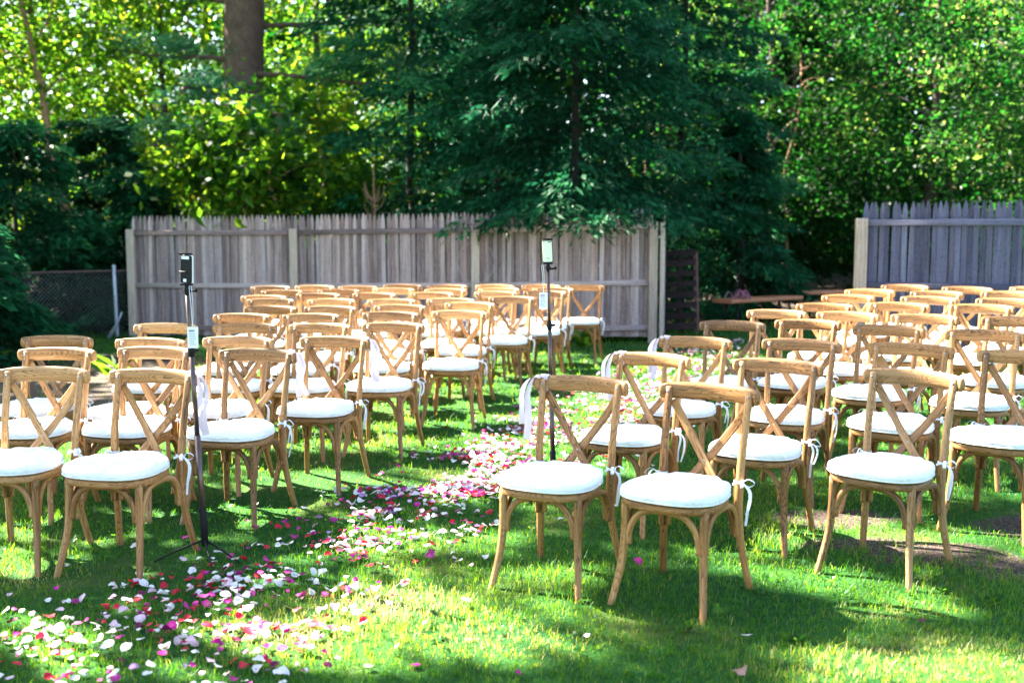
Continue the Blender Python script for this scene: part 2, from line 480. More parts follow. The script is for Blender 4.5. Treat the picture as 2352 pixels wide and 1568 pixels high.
# ------------------------------------------------------------------ ground
BARE = [(-4.64, 11.96, 1.3, 2.332), (-3.93, 10.24, 0.7, 1.272), (-5.65, 10.13, 1.5, 3.71), (2.13, 5.28, 0.42, 0.233), (2.51, 4.99, 0.35, 0.17), (1.78, 5.97, 0.4, 0.212), (1.73, 5.47, 0.35, 0.127), (2.91, 5.63, 0.5, 0.318)]
DRY_SUNP = [(-2.2, 4.92, 0.35, 0.212), (-0.52, 4.57, 0.4, 0.233), (-0.08, 4.15, 0.5, 0.265), (1.57, 3.85, 0.7, 0.265), (1.56, 4.4, 0.3, 0.127), (1.5, 3.98, 0.5, 0.212), (-1.0, 4.24, 0.4, 0.318), (-1.11, 6.91, 0.4, 0.318), (-0.3, 6.81, 0.6, 0.424)]  # dry straw patches, also laid on sunlit spots to paint the grass brighter


def bareness(x, y):
    b = 0.0
    for cx, cy_, rx, ry in BARE:
        d = math.hypot((x - cx) / rx, (y - cy_) / ry) + 0.35 * noise.noise(Vector((x * 2.3, y * 2.3, 7)))
        b = max(b, 1 - sstep(0.55, 1.15, d))
    if y > 15.5: b = max(b, 0.6 * sstep(15.5, 18, y))
    return b


def axis(parts):
    out = []
    for a, b, s in parts:
        out += list(np.arange(a, b, s))
    out.append(parts[-1][1])
    return out


xs = axis([(-150, -40, 22), (-40, -12, 4), (-12, -5, 0.5), (-5, 5, 0.14), (5, 12, 0.5), (12, 40, 4), (40, 150, 22)])
ys = axis([(-60, -8, 13), (-8, 2, 1), (2, 9, 0.14), (9, 18, 0.4), (18, 44, 2), (44, 240, 28)])
gv = [(x, y, ground_z(x, y)) for y in ys for x in xs]
nx = len(xs)
gf = [(j * nx + i, j * nx + i + 1, (j + 1) * nx + i + 1, (j + 1) * nx + i) for j in range(len(ys) - 1) for i in range(nx - 1)]
gme = bpy.data.meshes.new('lawn'); gme.from_pydata(gv, [], gf)
ba = gme.attributes.new('bare', 'FLOAT', 'POINT')
ba.data.foreach_set('value', [bareness(x, y) for x, y, z in gv])
gme.materials.append(M_GROUND); gme.polygons.foreach_set('use_smooth', [True] * len(gf))
tag(obj('lawn', gme), kind='structure')


def gz_arr(x, y):
    return 0.008 * np.maximum(0, np.minimum(y, 40) - 5) + 0.03 * np.maximum(0, np.minimum(x, 16) - 1)


def leaf_pieces(P, D, L, W):
    n = len(P); D = D / np.linalg.norm(D, axis=1)[:, None]; S = np.cross(D, np.array([0, 0, 1.0])); S /= np.maximum(1e-6, np.linalg.norm(S, axis=1))[:, None]
    L = L * rng.uniform(.6, 1.4, n); W = W * rng.uniform(.6, 1.4, n); M = P + D * (L * .55)[:, None]
    return np.stack([P, M + S * (W / 2)[:, None], P + D * L[:, None], M - S * (W / 2)[:, None]], 1)


def grass():
    zones = [(3.3, 4.8, 6400, .0034, .036), (4.8, 6.8, 4400, .0040, .036), (6.8, 9.5, 2000, .0056, .037), (9.5, 13.0, 850, .009, .040), (13.0, 19.0, 330, .014, .045)]
    X = []; Y = []; W = []; H = []
    for y0, y1, den, w, h in zones:
        half = 0.53 * y1 + 0.9
        n = int(den * (y1 - y0) * 2 * half)
        X.append(rng.uniform(-half, half, n)); Y.append(rng.uniform(y0, y1, n))
        W.append(np.full(n, w)); H.append(np.full(n, h))
    X = np.concatenate(X); Y = np.concatenate(Y); W = np.concatenate(W); H = np.concatenate(H)
    # tufts: pull blades toward scattered tuft centres so the lawn is uneven
    q = 0.09
    cx = np.round(X / q + .35 * np.sin(Y * 31)) * q; cyy = np.round(Y / q + .35 * np.sin(X * 27)) * q
    pull = rng.uniform(0, .55, len(X)); X = X * (1 - pull) + (cx + rng.normal(0, .018, len(X))) * pull; Y = Y * (1 - pull) + (cyy + rng.normal(0, .018, len(X))) * pull
    # fields on a coarse lookup grid
    gx = np.arange(-11, 11.01, .1); gy = np.arange(3, 19.01, .1)
    B = np.array([[bareness(a, b) for a in gx] for b in gy])
    P = np.array([[noise.fractal(Vector((a * .8, b * .8, 1.7)), 1.0, 2.0, 4) for a in gx] for b in gy])
    D = np.zeros_like(B)
    GX, GY = np.meshgrid(gx, gy)
    for a, b, ra, rb in DRY_SUNP: D = np.maximum(D, np.exp(-(((GX - a) / ra) ** 2 + ((GY - b) / rb) ** 2)))
    ix = np.clip(((X + 11) / .1).astype(int), 0, len(gx) - 1); iy = np.clip(((Y - 3) / .1).astype(int), 0, len(gy) - 1)
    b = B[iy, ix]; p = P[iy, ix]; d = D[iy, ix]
    keep = rng.uniform(0, 1, len(X)) > b * .93
    X, Y, W, H, p, d = [a[keep] for a in (X, Y, W, H, p, d)]
    n = len(X)
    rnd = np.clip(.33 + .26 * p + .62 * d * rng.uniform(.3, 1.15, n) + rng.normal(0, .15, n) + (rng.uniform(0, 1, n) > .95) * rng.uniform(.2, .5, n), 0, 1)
    h = H * rng.uniform(.4, 1.25, n) * (1 + .45 * p - .35 * d) * np.where(rng.uniform(0, 1, n) > .965, 1.9, 1)
    a = rng.uniform(0, 2 * np.pi, n); lean = h * rng.uniform(.15, 1.0, n)
    sx, sy = np.cos(a), np.sin(a); la = a + np.pi / 2 + rng.normal(0, .5, n); lx, ly = np.cos(la), np.sin(la)
    Z = gz_arr(X, Y) - .004
    w = W * rng.uniform(.6, 1.2, n) / 2
    V = np.zeros((n, 5, 3))
    V[:, 0] = np.stack([X - sx * w, Y - sy * w, Z], 1); V[:, 1] = np.stack([X + sx * w, Y + sy * w, Z], 1)
    mx, my, mz = X + lx * lean * .3, Y + ly * lean * .3, Z + h * .6
    V[:, 2] = np.stack([mx + sx * w * .8, my + sy * w * .8, mz], 1); V[:, 3] = np.stack([mx - sx * w * .8, my - sy * w * .8, mz], 1)
    V[:, 4] = np.stack([X + lx * lean, Y + ly * lean, Z + h], 1)
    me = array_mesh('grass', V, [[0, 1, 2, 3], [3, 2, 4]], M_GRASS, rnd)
    tag(obj('grass', me), 'short green lawn grass with dry straw and painted-in sunlit patches between the chairs', 'grass', kind='stuff')


grass()


def ground_cover():
    n = 900
    X = rng.uniform(-3.6, 3.6, n); Y = rng.uniform(3.6, 8.5, n)
    nz = np.array([noise.noise(Vector((a * 1.1, b * 1.1, 22.0))) for a, b in zip(X, Y)])
    k = (nz > .12) & (rng.uniform(0, 1, n) < .75); X = X[k]; Y = Y[k]; m = 6; q = len(X)
    C = np.repeat(np.stack([X, Y, gz_arr(X, Y) + .012], 1), m, 0)
    a = rng.uniform(0, 6.28, q * m); D = np.stack([np.cos(a), np.sin(a), rng.uniform(.25, 1.1, q * m)], 1)
    P = C + D * np.array([.012, .012, .01]) * rng.uniform(0, 1.6, q * m)[:, None]
    V = leaf_pieces(P, D, .026, .017)
    me = array_mesh('ground_cover', V, [[0, 1, 2, 3]], M_GRASS, np.clip(rng.normal(.36, .12, q * m), 0, 1))
    tag(obj('ground_cover', me), 'small broad-leaved clover mixed into the lawn', 'clover', kind='stuff')


ground_cover()

# ------------------------------------------------------------------ fences
def picket_mesh(name, w, h, t, mat, seed):
    r = random.Random(seed)
    hw = w / 2; tip = h; sh = h - .125
    pts = [(-hw, 0), (hw, 0), (hw, sh), (hw * .92, sh + .03), (hw * .64, sh + .075), (hw * .28, tip - .012), (0, tip), (-hw * .28, tip - .012), (-hw * .64, sh + .075), (-hw * .92, sh + .03), (-hw, sh)]
    pts = [(x + r.uniform(-.001, .001), z) for x, z in pts]
    mb = MB(); n = len(pts)
    vs = [(x, -t / 2, z) for x, z in pts] + [(x, t / 2, z) for x, z in pts]
    fs = [tuple(range(n)), tuple(range(2 * n - 1, n - 1, -1))] + [(i + n, (i + 1) % n + n, (i + 1) % n, i) for i in range(n)]
    mb.add(vs, fs, [(z, x, y) for x, y, z in vs])
    return mb.mesh(name, mat, smooth=False)


def fence(name, label, posts, tops, rails, mat, postmat, post_w, seed, gap0=0.07, post_front=True):
    """posts: (x, y, base z, top z). pickets run between posts behind the rails"""
    rr = random.Random(seed)
    root = empty(name, (posts[0][0], posts[0][1], posts[0][2]))
    org = Vector(root.location)
    variants = [picket_mesh('picket', .0555 + .002 * k, 1.78, .017, mat, k) for k in range(4)]
    for i in range(len(posts) - 1):
        a = Vector(posts[i][:3]); b = Vector(posts[i + 1][:3]); d = b - a; L = math.hypot(d.x, d.y)
        ang = math.atan2(d.y, d.x); nrm = Vector((-math.sin(ang), math.cos(ang), 0))   # away from the camera
        n = int(L / .0615)
        for k in range(n):
            t = (k + .5) / n
            p = a.lerp(b, t) + nrm * .036
            top = tops[i] + (tops[i + 1] - tops[i]) * t + rr.uniform(-.013, .013)
            o = obj('picket', variants[rr.randrange(4)], root)
            o.location = Vector((p.x, p.y, top - 1.78)) - org
            o.rotation_euler = (rr.uniform(-.004, .004), rr.uniform(-.010, .010), ang + rr.uniform(-.03, .03))
            v_ = rr.uniform(.88, 1.08); w_ = rr.uniform(-.05, .05); o.color = (v_ * (1 + w_), v_, v_ * (1 - w_), 1)
        for hgt in rails:
            za = hgt + (tops[i] - tops[0]); zb = hgt + (tops[i + 1] - tops[0])
            mb = MB()
            pa = Vector((a.x, a.y, za)) + (b - a).normalized() * post_w * .5; pb = Vector((b.x, b.y, zb)) - (b - a).normalized() * post_w * .5
            pa.z = za; pb.z = zb
            mb.tube([pa - org, pb - org], .019, .036, p=7, n=12, dome=False)
            mb.build('rail', mat, root)
    for (x, y, z, zt) in posts:
        mb = MB(); mb.box((x - org.x, y - org.y - .012, (z - .06 + zt) / 2 - org.z), (post_w, .09, zt - z + .06), rot=None, grain=2)
        o = mb.build('post', postmat, root, smooth=False)
        bv = o.modifiers.new('bevel', 'BEVEL'); bv.width = .006; bv.segments = 2
    tag(root, label, 'fence')
    return root


FP = [(-5.7, 16.25), (-3.19, 15.87), (-0.52, 15.46), (1.95, 15.0)]
FT = [1.885, 1.895, 1.925, 1.985]
fence('picket_fence', 'long weathered grey-brown picket fence with pointed tops behind the chairs',
      [(x, y, ground_z(x, y), t - .20) for (x, y), t in zip(FP, FT)], FT, [1.63, .85, .22], M_FENCE, M_POST, .115, 3)
DP = [(4.04, 12.58), (6.01, 11.72), (8.27, 10.72)]
DT = [1.99, 1.99, 2.01]
fence('picket_fence', 'dark picket fence, blue-grey shade painted into its boards, with pointed tops and pale end post',
      [(x, y, ground_z(x, y), t - .19) for (x, y), t in zip(DP, DT)], DT, [1.75, 1.03, .36], M_SHADEFENCE, M_POST, .125, 5)

# an opened gate leaf seen edge-on past the long fence's end
gate = empty('picket_gate', (2.08, 15.05, ground_z(2.08, 15.05)))
gd = Vector((0.152, 0.988, 0)); gang = math.atan2(gd.y, gd.x)
pv = [picket_mesh('picket', .066, 1.78, .017, M_FENCE, 20 + k) for k in range(2)]
for k in range(12):
    o = obj('picket', pv[k % 2], gate); o.location = gd * (.05 + k * .0725) + Vector((.03, 0, .1 + .01 * (k % 2))); o.rotation_euler = (0, 0, gang)
for hgt in (.35, .95, 1.62):
    mb = MB(); mb.tube([Vector((0, 0, hgt)), gd * .92 + Vector((0, 0, hgt))], .018, .034, p=7, n=12, dome=False); mb.build('rail', M_POST, gate)
mb = MB(); mb.box((0, -.03, .86), (.06, .05, 1.6)); mb.build('stile', M_POST, gate, smooth=False)
tag(gate, 'narrow picket gate leaf swung open past the end of the long fence', 'gate')

# dark pallet leaning by the gate
pal = empty('wooden_pallet', (2.33, 16.25, ground_z(2.33, 16.25)), R(-24)); pal.rotation_euler = (0, R(-4.5), R(-24))
lean = Matrix.Rotation(R(-9), 3, 'X')
for k in range(8):
    mb = MB(); z = .09 + k * .158
    c = lean @ Vector((.23, -.055, z)); mb.box(c, (.52, .018, .088), rot=lean, grain=0); mb.build('slat', M_PALLET, pal, smooth=False)
for k in range(3):
    mb = MB(); z = .10 + k * .5
    c = lean @ Vector((.23, .062, z)); mb.box(c, (.52, .018, .095), rot=lean, grain=0); mb.build('slat', M_PALLET, pal, smooth=False)
for x, m in ((-.01, M_PALLET), (.23, M_PALLET), (.47, M_PSIDE)):
    mb = MB(); c = lean @ Vector((x, .004, .59)); mb.box(c, (.042, .095, 1.2), rot=lean); o = mb.build('stringer', m, pal, smooth=False)
    if m is M_PSIDE: o['label'] = 'reddish-brown outer stringer of the pallet'
tag(pal, 'blackened wooden pallet standing on end beyond the open gate', 'pallet')

# chain-link fence
cl = empty('chain_link_fence', (-5.93, 16.25, ground_z(-5.93, 16.25)))
A = Vector((-8.4, 14.2, 0)); Bv = Vector((-5.8, 16.28, 0)); cd = (Bv - A); CL = cd.length; cd.normalize()
org = Vector(cl.location)
def clp(s, z): 
    p = A + cd * s
    return Vector((p.x, p.y, z + .07)) - org
mb = MB(); s = 0.06; H = 1.0
k = -int(H / s) - 1
while k * s * 1.0 < CL:
    for sg in (1, -1):
        u0 = k * s; pts = []
        a0, z0, a1, z1 = (u0, 0.0, u0 + H, H) if sg == 1 else (u0, H, u0 + H, 0.0)
        if a0 < 0: z0 += (0 - a0) * sg; a0 = 0
        if a1 > CL: z1 -= (a1 - CL) * sg; a1 = CL
        if a1 - a0 > .02: mb.tube([clp(a0, z0), clp(a1, z1)], .0017, n=3, dome=False)
    k += 1
o = mb.build('wire_mesh', M_WIRE, cl); o['kind'] = 'stuff'
mb = MB(); mb.tube([clp(0, H), clp(CL, H)], .014, n=8); mb.build('top_rail', M_RUST, cl)
for s_ in (.05, CL - .16):
    mb = MB(); mb.tube([clp(s_, -.1), clp(s_ - .02, H + .05)], .026, n=10); mb.sphere(tuple(clp(s_ - .02, H + .06)), .034)
    mb.build('post', M_GALV, cl)
tag(cl, 'rusty wire chain-link fence with pale tube post beside dark shrubs', 'fence')
mb = MB(); mb.tube([(-5.95, 15.9, .1), (-5.82, 15.85, .28), (-5.74, 15.88, .47)], [.05, .042, .025], .012, n=8)
o = mb.build('board', M_GALV); tag(o, 'pale weathered board end leaning at the foot of the fence', 'board')

# ------------------------------------------------------------------ trees
LIT = [(-2.55, 5.75, .3, .16), (-2.3, 5.2, .22, .12), (-1.75, 6.3, .25, .2), (-.75, 7.1, .4, .3), (-.6, 8.9, .5, .5), (-1.3, 8.3, .4, .25), (-.15, 5.6, .3, .16), (.15, 5.05, .22, .12), (-2.9, 4.4, .3, .14), (-1.9, 4.25, .35, .16), (-2.2, 4.92, 0.3, 0.17), (-0.52, 4.57, 0.26, 0.17), (-0.08, 4.17, 0.34, 0.18), (1.6, 3.84, 0.6, 0.18), (1.07, 4.34, 0.22, 0.095), (0.2, 8.2, 0.62, 1.007), (-0.35, 6.86, 0.42, 0.297), (0.91, 11.63, 0.9, 1.696), (0.35, 9.48, 0.5, 0.742), (-2.11, 6.05, 0.28, 0.191), (-1.68, 5.82, 0.16, 0.138), (-1.34, 6.14, 0.22, 0.233), (-1.18, 6.89, 0.24, 0.233), (-0.94, 8.33, 0.3, 0.424), (-4.62, 12.04, 0.3, 0.636), (-3.8, 11.06, 0.28, 0.53), (1.51, 4.93, 0.24, 0.148), (-1.07, 4.15, 0.36, 0.254), (-1.6, 4.97, 0.22, 0.127), (-0.91, 12.17, 2.6, 1.378), (-1.61, 10.24, 1.6, 0.53), (4.13, 9.16, 0.9, 1.378), (3.32, 8.09, 0.6, 0.636), (5.24, 10.24, 0.9, 0.954), (1.56, 4.62, 0.35, 0.17), (1.76, 5.68, 0.4, 0.297), (2.61, 5.31, 0.4, 0.265), (0.55, 4.56, 0.14, 0.127), (2.63, 12.82, 0.5, 1.06), (2.41, 6.59, 0.35, 0.265), (3.42, 6.38, 0.3, 0.318), (-2.92, 7.45, 0.35, 0.212), (-2.21, 8.41, 0.3, 0.212), (0.95, 5.31, 0.2, 0.148)]  # chosen sun patches on the lawn; tree crowns are cut open to leave them lit
GS = 1.0 / math.tan(SUN_EL)


def shadow_xy(P):
    """where the shadow of points falls on the lawn"""
    return P[:, 0] - SUN_H.x * GS * P[:, 2], P[:, 1] - SUN_H.y * GS * P[:, 2]


def in_lit(P, grow=1.0):
    x, y = shadow_xy(P); k = np.zeros(len(P), bool)
    for a, b, ra, rb in LIT:
        e = .11 if b > 6.6 else .035
        k |= ((x - a) / (ra * grow + e)) ** 2 + ((y - b) / (rb * grow + e)) ** 2 < 1
    return k


def leaf_cards(P, D, L, W, fold=.15):
    """rhombic leaves: P base (n,3), D direction (n,3)"""
    n = len(P)
    D = D / np.maximum(1e-6, np.linalg.norm(D, axis=1))[:, None]
    q = rng.normal(size=(n, 3)); S = np.cross(D, q); S /= np.maximum(1e-6, np.linalg.norm(S, axis=1))[:, None]
    U = np.cross(S, D)
    L = L * np.clip(np.exp(rng.normal(-.05, .34, n)), .4, 2.0); W = W * np.clip(np.exp(rng.normal(-.05, .34, n)), .45, 2.0)
    V = np.zeros((n, 4, 3)); M = P + D * (L * .45)[:, None] + U * (L * fold * .5)[:, None]
    V[:, 0] = P; V[:, 1] = M + S * (W / 2)[:, None]; V[:, 2] = P + D * L[:, None]; V[:, 3] = M - S * (W / 2)[:, None]
    return V


def unit(n):
    q = rng.normal(size=(n, 3)); return q / np.linalg.norm(q, axis=1)[:, None]


def trunk_mesh(h, r, lean=(0, 0), limbs=(), mat=M_BARK, wob=.12, n=10, r_top=.25):
    mb = MB(); pts = []; rad = []
    for i in range(7):
        t = i / 6
        pts.append((lean[0] * t + random.uniform(-wob, wob) * (t > 0), lean[1] * t + random.uniform(-wob, wob) * (t > 0), -.15 + (h + .15) * t))
        rad.append(r * (1.25 if i == 0 else 1) * (1 - (1 - r_top) * t))
    mb.tube(pts, rad, n=n)
    for a, z0, ln, dz in limbs:
        t = min(.98, z0 / h); b = Vector(pts[int(t * 6)]).lerp(Vector(pts[min(6, int(t * 6) + 1)]), t * 6 - int(t * 6)); rr = min(.055, r * (1 - (1 - r_top) * t) * .45)
        d = Vector((math.cos(a), math.sin(a), 0))
        mb.tube([b, b + d * ln * .35 + Vector((random.uniform(-.2, .2), random.uniform(-.2, .2), dz * .45 + random.uniform(-.1, .25) * min(1, ln * .4))), b + d * ln * .7 + Vector((random.uniform(-.25, .25), random.uniform(-.2, .2), dz * .8 + random.uniform(-.2, .2) * min(1, ln * .4))), b + d * ln + Vector((0, 0, dz))],
                [rr, rr * .75, rr * .5, rr * .2], n=6)
    return mb.mesh('trunk', mat)


def tree_root(name, x, y, label, cat='tree', group=None):
    o = empty(name, (x, y, ground_z(x, y))); tag(o, label, cat, group); return o


def put_crown(root, V, mat, rnd):
    o = np.array(root.location)
    me = array_mesh('crown', V - o[None, None, :], [[0, 1, 2, 3]], mat, rnd)
    return obj('crown', me, root)


def broad_tree(x, y, h, r, label, z0=.25, n=9000, leaf=.12, trunk=.12, lean=(0, 0), bark=M_BARK, mat=None, clumps=120, name='broadleaf_tree', tone=0.0, group=None, flat=1.0, keep_lit=.03):
    mat = mat or M_BROAD
    root = tree_root(name, x, y, label, group=group)
    gz = root.location.z
    limbs = [(random.uniform(0, 6.28), h * random.uniform(max(.2, z0 + .02), .85), r * random.uniform(.5, .85), h * random.uniform(.04, .14)) for _ in range(8)]
    obj('trunk', trunk_mesh(h * .92, trunk, lean, limbs, bark), root)
    zc = (z0 + 1) / 2 * h; hz = (1 - z0) / 2 * h
    n = int(n * 2.3)
    q = unit(clumps) * (rng.uniform(.35, 1, clumps) ** .55)[:, None]
    tt = np.clip((zc + q[:, 2] * hz) / h, 0, 1)
    C = np.stack([x + lean[0] * tt + q[:, 0] * r, y + lean[1] * tt + q[:, 1] * r, gz + zc + q[:, 2] * hz], 1)
    m = n // clumps
    cs = rng.uniform(.5, 1.25, clumps) * r * .165
    ct = np.repeat(rng.normal(0, .13, clumps), m)
    P = np.repeat(C, m, 0) + rng.normal(size=(clumps * m, 3)) * np.repeat(cs, m)[:, None] * np.array([1.15, 1.15, .62 * flat])
    P[:, 2] = np.maximum(P[:, 2], gz + .08)
    k = in_lit(P); k = ~k | (rng.uniform(0, 1, len(P)) < keep_lit); P = P[k]; ct = ct[k]
    hole = np.array([noise.noise(Vector((a * .95, b * .6, c * .95))) for a, b, c in P])      # open pockets between the boughs
    k = rng.uniform(0, 1, len(P)) < np.clip(.95 + 2.6 * (hole + .05), .04, 1); P = P[k]; ct = ct[k]
    nn = len(P)
    D = unit(nn); D[:, 2] = D[:, 2] * .6 - .25
    V = leaf_cards(P, D, leaf, leaf * .66)
    rnd = np.clip((rng.beta(1.7, 3.4, nn) if mat is M_WOODS else rng.beta(2.0, 3.0, nn)) + tone + ct, 0, 1)
    put_crown(root, V, mat, rnd)
    return root


def evergreen(x, y, h, r, label, z0=.0, branches=110, n=150, mat=None, leaf=.135, wid=.042, trunk=.14, name='evergreen_tree', droop=.28, power=.75, tone=0.0, group=None, low=()):
    mat = mat or M_NEEDLE
    root = tree_root(name, x, y, label, group=group); gz = root.location.z
    obj('trunk', trunk_mesh(h * .96, min(trunk, .085), wob=.05, mat=M_DBARK), root)
    n = int(n * 1.35)
    Ps = []; Ds = []; Rn = []
    for b in range(branches + len(low)):
        u = (b + random.random()) / branches
        z = h * (z0 + (1 - z0) * (1 - (1 - u) ** 1.0) * .97)
        L = r * max(.10, (1 - (z - h * z0) / (h * (1 - z0)))) ** power * random.uniform(.62, 1.1)
        a = random.uniform(0, 2 * math.pi)
        if b >= branches: a, z, L = low[b - branches]
        d = np.array([math.cos(a), math.sin(a), 0]); sd = np.array([-d[1], d[0], 0])
        t = rng.uniform(.04, 1, n) ** .75
        wf = .30 * L * np.sin(np.clip(t, 0, 1) * np.pi * .88 + .25) + .05
        off = rng.uniform(-1, 1, n) * wf
        P = np.array([x, y, gz + z])[None] + d[None] * (t * L)[:, None] + sd[None] * off[:, None]
        P[:, 2] += .16 * L * t - droop * L * t ** 2 - np.abs(off) * .35 + rng.normal(0, .045, n)
        D = d[None] * rng.uniform(.3, 1, n)[:, None] + sd[None] * (np.sign(off) * rng.uniform(.2, 1, n))[:, None] + np.array([0, 0, -.45])[None] + rng.normal(0, .25, (n, 3))
        Ps.append(P); Ds.append(D); Rn.append(np.clip(.25 + .5 * t * rng.uniform(.4, 1.2, n) + random.uniform(-.16, .18) + tone, 0, 1))
    P = np.concatenate(Ps); D = np.concatenate(Ds); Rn = np.concatenate(Rn)
    ok = P[:, 2] > gz + .03
    k = in_lit(P); ok &= ~k | (P[:, 2] < 3.4) | (rng.uniform(0, 1, len(P)) < .06)
    P, D, Rn = P[ok], D[ok], Rn[ok]
    put_crown(root, leaf_cards(P, D, leaf, wid), mat, Rn)
    return root


# wood behind: broadleaf trees lit through from behind on the left, darker woodland on the right
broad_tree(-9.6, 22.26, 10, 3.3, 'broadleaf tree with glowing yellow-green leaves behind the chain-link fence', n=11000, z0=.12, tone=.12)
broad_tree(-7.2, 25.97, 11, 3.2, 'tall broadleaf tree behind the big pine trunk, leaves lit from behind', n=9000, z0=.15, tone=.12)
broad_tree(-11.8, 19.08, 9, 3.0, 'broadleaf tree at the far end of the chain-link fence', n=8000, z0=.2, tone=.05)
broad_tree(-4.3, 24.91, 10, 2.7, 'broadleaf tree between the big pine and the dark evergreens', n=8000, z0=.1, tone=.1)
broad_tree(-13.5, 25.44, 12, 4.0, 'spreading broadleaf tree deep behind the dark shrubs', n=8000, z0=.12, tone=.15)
broad_tree(-6.9, 21.52, 7.5, 1.9, 'slim dark-trunked broadleaf tree beside the big pine', n=4500, z0=.18, trunk=.10, tone=.08)
broad_tree(-7.0, 18.02, 8.5, 1.6, 'slender tan-barked tree leaning out over the dark shrubs', n=2600, z0=.42, trunk=.085, lean=(-1.6, .3), bark=M_TANBARK, tone=.1)
broad_tree(-3.75, 17.35, 3.9, 1.6, 'young maple with broad drooping leaves over the fence', n=2500, z0=.40, trunk=.045, leaf=.16, clumps=46, tone=.08, name='maple_sapling', bark=M_TANBARK)

# big pine
pine = tree_root('pine_tree', -4.72, 19.3, 'massive reddish-brown pine trunk with pale needle boughs behind the fence')
plimbs = [(R(-20), 4.4, 3.2, -.2), (R(20), 5.2, 3.6, .3), (R(200), 4.6, 2.2, .1), (R(-100), 4.0, 2.4, -.3), (R(-60), 3.5, 2.6, -.2), (R(150), 5.6, 2.6, .5), (R(-140), 3.4, 1.9, -.3), (R(5), 6.5, 3.8, .4), (R(-40), 6.2, 3.0, .2)]
obj('trunk', trunk_mesh(13.5, .44, (.15, .1), plimbs, wood('pine_bark', [(0.1, (.05, .028, .022)), (.5, (.13, .075, .058)), (.9, (.24, .15, .12))], along=5, across=7, ring=.3, rough=.95, bump=1.0), wob=.05, n=14, r_top=.45), pine)
Ps = []; Ds = []
for a, z0, ln, dz in plimbs + [(random.uniform(0, 6.28), random.uniform(6.5, 13), random.uniform(1.5, 3.4), random.uniform(-.2, .6)) for _ in range(34)]:
    for _ in range(26):
        t = random.uniform(.25, 1.08); d = np.array([math.cos(a), math.sin(a), 0])
        c = np.array([-4.72, 19.3, z0 + .1]) + d * ln * t + np.array([random.gauss(0, .26), random.gauss(0, .26), dz * t + random.gauss(0, .13)])
        m = 60; u = unit(m); u[:, 2] = np.abs(u[:, 2]) * .7 - .15
        Ps.append(c[None] + u * .05 + rng.normal(0, .05, (m, 3))); Ds.append(u)
P = np.concatenate(Ps); D = np.concatenate(Ds); k = in_lit(P); ok = ~k | (rng.uniform(0, 1, len(P)) < .05)
put_crown(pine, leaf_cards(P[ok], D[ok], .17, .017, fold=0), M_PINE, rng.beta(2, 2, ok.sum()))

# dark evergreens hanging over the fence
evergreen(.95, 16.8, 8.5, 2.9, 'dark evergreen with drooping boughs hanging over the long fence', branches=150, n=190, z0=.23, droop=.34, power=.6, low=[(R(-90 + k * 13), 2.0 + .12 * (k % 3), 2.45 - .12 * abs(k)) for k in range(-4, 5)] * 2)
evergreen(-1.7, 18.66, 10, 2.7, 'tall blue-green evergreen just left of the overhanging boughs', branches=120, n=170, z0=.19, tone=.12, power=.6)
evergreen(3.0, 19.4, 9.5, 2.5, 'dark evergreen rising behind the pallet', branches=130, n=170, z0=.02, power=.6)
evergreen(-.3, 21.73, 13, 3.4, 'tallest evergreen deep behind the long fence', branches=120, n=160, tone=-.06, power=.6)
evergreen(3.75, 17.91, 3.6, 1.35, 'low feathery evergreen sweeping down beside the pallet', branches=60, n=130, power=.55)
# left shrubs
evergreen(-7.5, 16.54, 3.3, 1.7, 'dark bushy evergreen shrub behind the chain-link fence', branches=80, n=130, power=.4, name='evergreen_shrub', trunk=.05, group=None)
evergreen(-6.15, 17.6, 2.7, 1.2, 'dark evergreen shrub at the corner of the long fence', branches=60, n=120, power=.4, name='evergreen_shrub', trunk=.05)
evergreen(-6.5, 12.83, 1.75, 1.05, 'low dark evergreen shrub in front of the chain-link fence', branches=60, n=120, power=.35, name='evergreen_shrub', trunk=.04)
evergreen(-8.4, 14.73, 3.0, 1.5, 'dark evergreen shrub at the edge of the earth bed', branches=60, n=130, power=.4, name='evergreen_shrub', trunk=.05)
evergreen(-7.1, 18.9, 3.6, 1.5, 'dark evergreen thicket behind the chain-link post', branches=70, n=130, power=.4, name='evergreen_shrub', trunk=.05, tone=-.1)
evergreen(-9.6, 17.4, 3.9, 1.8, 'dark evergreen thicket behind the leaning slender tree', branches=80, n=130, power=.4, name='evergreen_shrub', trunk=.05, tone=-.1)
evergreen(-6.7, 17.5, 1.7, 1.25, 'low dark evergreen shrub filling the chain-link mesh', branches=60, n=130, power=.3, name='evergreen_shrub', trunk=.04, tone=-.1)
# right wood
RW = [(5.6, 23.85, 9.5, 2.7, 'woodland tree behind the plank benches'), (8.7, 22.79, 9, 2.9, 'woodland tree behind the dark fence post'),
      (11.8, 21.2, 9.5, 3.2, 'sunlit woodland tree behind the dark fence'), (7.3, 28.62, 12, 3.4, 'tall woodland tree far behind the benches'),
      (11.6, 28.62, 12, 3.6, 'tall woodland tree far behind the dark fence'), (15, 25.44, 11, 3.6, 'broad woodland tree beyond the dark fence end'),
      (3.6, 27.56, 11.5, 3.0, 'tall woodland tree behind the dark evergreens'), (8.6, 17.6, 7.0, 2.1, 'loose pale-leaved tree leaning over the dark fence'),
      (12.0, 16.54, 8, 2.6, 'pale-leaved tree standing close behind the dark fence')]
for i, (x, y, h, r, lab) in enumerate(RW):
    broad_tree(x, y, h, r, lab, n=9500 if y < 24 else 6500, z0=.06 if i != 7 else .2, mat=M_WOODS, leaf=.088 if y < 24 else .12, tone=(.12 if i in (2, 7, 8) else 0.0), name='woodland_tree', trunk=.11)
